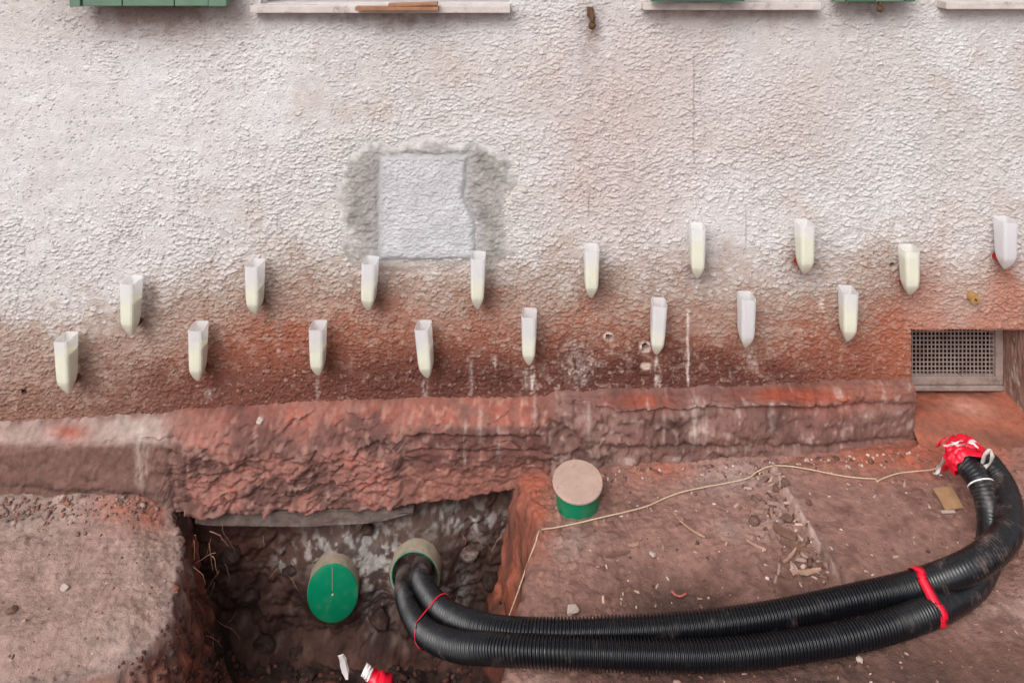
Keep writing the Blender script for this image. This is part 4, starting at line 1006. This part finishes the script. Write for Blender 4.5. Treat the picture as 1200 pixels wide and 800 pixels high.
def splinter(L, wd, th, seed, mat, nm='chip'):
    r_ = random.Random(seed); n = 5; V = []
    for k in range(n):
        s = k / (n - 1); ww = wd * (.35 + .65 * math.sin(math.pi * (.12 + .8 * s))) * r_.uniform(.8, 1.15); y = r_.uniform(-.12, .12) * wd; z = .15 * L * (s - .5) ** 2
        V += [(L * (s - .5), y - ww / 2, z), (L * (s - .5), y + ww / 2, z + th * .2), (L * (s - .5), y + ww * .3, z + th), (L * (s - .5), y - ww * .35, z + th * .8)]
    Fs = [(k * 4 + j, k * 4 + (j + 1) % 4, (k + 1) * 4 + (j + 1) % 4, (k + 1) * 4 + j) for k in range(n - 1) for j in range(4)] + [(3, 2, 1, 0), tuple((n - 1) * 4 + j for j in range(4))]
    me = bpy.data.meshes.new(nm); me.from_pydata(V, [], Fs); return link(nm, me, mat)
chips = [(920, 628, .050, .016, .010, -.75, 'darkchip', 'broad dark wood chip in the loose bits left of the slab edge'), (931, 643, .058, .009, .007, -.45, 'darkchip', 'long dark splinter below the broad wood chip'), (926, 653, .045, .006, .004, .7, 'chip', 'pale splinter among bits at the slab edge'),
         (945, 672, .060, .010, .005, .1, 'chip', 'flat pale splinter at the lower end of the slab edge'), (886, 640, .040, .005, .003, -.6, 'chip', 'thin pale straw in the middle of the right bank'), (892, 690, .05, .006, .005, -.5, 'darkchip', 'bent dark twig just above the conduits'),
         (742, 640, .022, .006, .004, .1, 'chip', 'short pale chip above the white flat chip'), (724, 651, .05, .006, .005, .15, 'darkchip', 'dark twig crossing the hollow of soil'), (811, 622, .06, .003, .003, -.75, 'chip', 'thin straight straw lying slantwise below the string')]
for i, (u, v, L, wd, th, rz, m, lab) in enumerate(chips):
    o = splinter(L, wd, th, i, M[m], 'wood_chip'); tag(o, lab, 'wood chip', 'wood chips on the soil'); rest(o, u, v, .3, th, (0, random.uniform(-.1, .1), rz))
o = splinter(.055, .020, .005, 77, M['white_tape'], 'plaster_shard'); tag(o, 'white shard standing on the dark trench floor', 'shard'); o.location = P(403, 779, 1.74); o.rotation_euler = (R(80), R(76), 0)
o = ribbon('red_scrap', [on_ground(787, 692, .008), on_ground(792, 697, .006), on_ground(798, 698, .008), on_ground(804, 695, .006)], .0040, M['pink_scrap']); tag(o, 'tiny faded red plastic scrap on the soil behind the conduits', 'scrap')
tp = thing('tape_scrap', 'crumpled end of red and white tape on the trench floor', 'tape', loc=P(440, 790, 1.72))
ribbon('red_part', [(-.012, 0, .004), (.005, -.01, -.004), (.022, -.012, .002), (.04, -.016, -.012)], .03, M['red_tape'], tp, up=(.1, -.5, .8), twist=.5)
ribbon('white_part', [(-.026, .0, .012), (-.018, -.004, .010), (-.010, -.006, .003)], .024, M['white_tape'], tp, up=(.3, -.8, .5), twist=.3)

# uncountable small stuff
def scatter(name, n, region, sizes, mats, seed, label, elong=3.0, lift=.0):
    """tiny chips in one mesh; region(rng) -> x, y"""
    r_ = np.random.default_rng(seed); V = []; Fs = []; C_ = []
    xy = np.array([region(r_) for _ in range(n)]); z = gz(xy[:, 0], xy[:, 1])
    for k in range(n):
        s = r_.uniform(*sizes) * (1 if r_.random() < .8 else 1.7); L = s * r_.uniform(1, elong); h = s * r_.uniform(.3, .8); a = r_.uniform(0, math.pi); tl = r_.uniform(-.35, .35)
        ca, sa = math.cos(a), math.sin(a); b0 = len(V)
        for (px, py, pz) in ((-.5, -.4, 0), (.5, -.5, 0), (.45, .5, 0), (-.5, .4, 0), (-.3, -.2, 1), (.35, -.25, .9), (.25, .25, 1), (-.25, .2, .8)):
            lx = px * L * r_.uniform(.8, 1.2); ly = py * s * r_.uniform(.8, 1.2); lz = pz * h + lx * tl - h * .25
            V.append((xy[k, 0] + lx * ca - ly * sa, xy[k, 1] + lx * sa + ly * ca, z[k] + lz + lift))
        Fs += [tuple(b0 + q for q in f) for f in ((0, 3, 2, 1), (4, 5, 6, 7), (0, 1, 5, 4), (1, 2, 6, 5), (2, 3, 7, 6), (3, 0, 4, 7))]
        c = mats[r_.integers(len(mats))] * r_.uniform(.75, 1.2); C_ += [c] * 8
    o = link(name, mesh_np(name, np.array(V), np.array(Fs), np.array(C_), False), M['bits']); tag(o, label, kind='stuff'); return o
M['bits'] = stain_mat('loose_bits', var=.2, vscale=120, bumps=((300, .4, .002),))
def reg_right(r_):
    while True:
        x = r_.uniform(.05, 1.25); y = r_.uniform(-.62, -.06)
        if float(pit_of(np.array([x]), np.array([y]))[0]) < -.01 and not (x > RX0 and y > -.1): return x, y
def reg_edge(r_):
    t_ = r_.uniform(-.05, 1.05); o_ = abs(r_.normal(0, .045))
    return EDGE_A.x + (EDGE_B.x - EDGE_A.x) * t_ - o_, EDGE_A.y + (EDGE_B.y - EDGE_A.y) * t_ + r_.normal(0, .012)
def reg_left(r_):
    while True:
        x = r_.uniform(-1.3, -.7); y = r_.uniform(-.5, -.06)
        if float(pit_of(np.array([x]), np.array([y]))[0]) < -.005: return x, y
def reg_leftwall(r_):
    return r_.uniform(-1.3, -.83), -.06 - abs(r_.normal(0, .035))
def reg_pit(r_):
    return r_.uniform(-.68, -.02), r_.uniform(-.3, -.04)
def reg_bank(r_):
    while True:
        x = r_.uniform(-.82, -.62); y = r_.uniform(-.42, -.05); s_ = float(pit_of(np.array([x]), np.array([y]))[0])
        if 0 < s_ < .10: return x, y
def reg_base(r_):
    return r_.uniform(.08, .95), -.065 - abs(r_.normal(0, .02))
pale = [srgb(190, 162, 147), srgb(166, 138, 124), srgb(206, 186, 174), srgb(140, 108, 96)]
soilc = [srgb(124, 94, 86), srgb(98, 72, 64), srgb(138, 108, 99), srgb(132, 88, 75)]
scatter('litter', 320, reg_right, (.0018, .0042), pale, 1, 'pale wood crumbs strewn over the right bank', 3.5)
scatter('crumbs', 1100, reg_right, (.0014, .0040), soilc, 2, 'soil crumbs on the right bank', 1.5)
scatter('litter', 150, reg_edge, (.003, .007), pale[:2] + soilc[:3], 3, 'chips gathered along the buried slab edge', 4)
scatter('crumbs', 300, reg_left, (.0014, .0036), soilc + pale[:2], 4, 'soil crumbs on the left bank', 1.6)
scatter('rubble', 300, reg_leftwall, (.003, .008), [srgb(100, 84, 79), srgb(126, 100, 91), srgb(150, 126, 116), srgb(140, 96, 83)], 5, 'broken plaster crumbs along the left foot of the plinth', 1.6)
scatter('crumbs', 260, reg_pit, (.005, .014), [srgb(70, 50, 44), srgb(90, 54, 44), srgb(60, 43, 38), srgb(100, 68, 58)], 6, 'clods on the trench floor', 2)
scatter('crumbs', 420, reg_bank, (.003, .009), [srgb(104, 66, 54), srgb(92, 60, 50), srgb(76, 56, 50), srgb(120, 80, 67)], 7, 'reddish crumbs clinging to the left trench bank', 1.6)
scatter('rubble', 160, reg_base, (.003, .008), pale + soilc, 8, 'crumbs along the foot of the plinth right of the trench', 1.6)
# fine roots hanging out of the left bank and the masonry
rr = random.Random(5)
V, Fs = [], []
def root_strand(p0, L, r0):
    d = Vector((rr.uniform(-.4, .9), rr.uniform(-.6, -.1), rr.uniform(-1, .5))).normalized(); p = Vector(p0); pts = [p.copy()]
    for k in range(7):
        d = (d + Vector((rr.uniform(-.5, .5), rr.uniform(-.3, .3), rr.uniform(-.6, .3)))).normalized(); p = p + d * L / 7; pts.append(p.copy())
    pts = np.array([list(q) for q in pts]); T_, N_, B_ = frames(pts); b0 = len(V)
    for k in range(len(pts)):
        for j in range(3):
            t_ = 2.094 * j; V.append(tuple(pts[k] + r0 * (1 - k / 10) * (math.cos(t_) * N_[k] + math.sin(t_) * B_[k])))
    for k in range(len(pts) - 1):
        for j in range(3): Fs.append((b0 + k * 3 + j, b0 + k * 3 + (j + 1) % 3, b0 + (k + 1) * 3 + (j + 1) % 3, b0 + (k + 1) * 3 + j))
for k in range(26):
    u, v = rr.uniform(205, 262), rr.uniform(610, 780); root_strand(P(u, v, rr.uniform(1.68, 1.80)), rr.uniform(.03, .08), rr.uniform(.0004, .0009))
for k in range(14):
    u, v = rr.choice([rr.uniform(262, 345), rr.uniform(535, 590)]), rr.uniform(620, 770); root_strand(P(u, v, 1.835), rr.uniform(.02, .05), rr.uniform(.0005, .0010))
me = bpy.data.meshes.new('roots'); me.from_pydata(V, [], Fs); o = link('roots', me, M['root']); tag(o, 'fine roots hanging from the trench bank', kind='stuff')
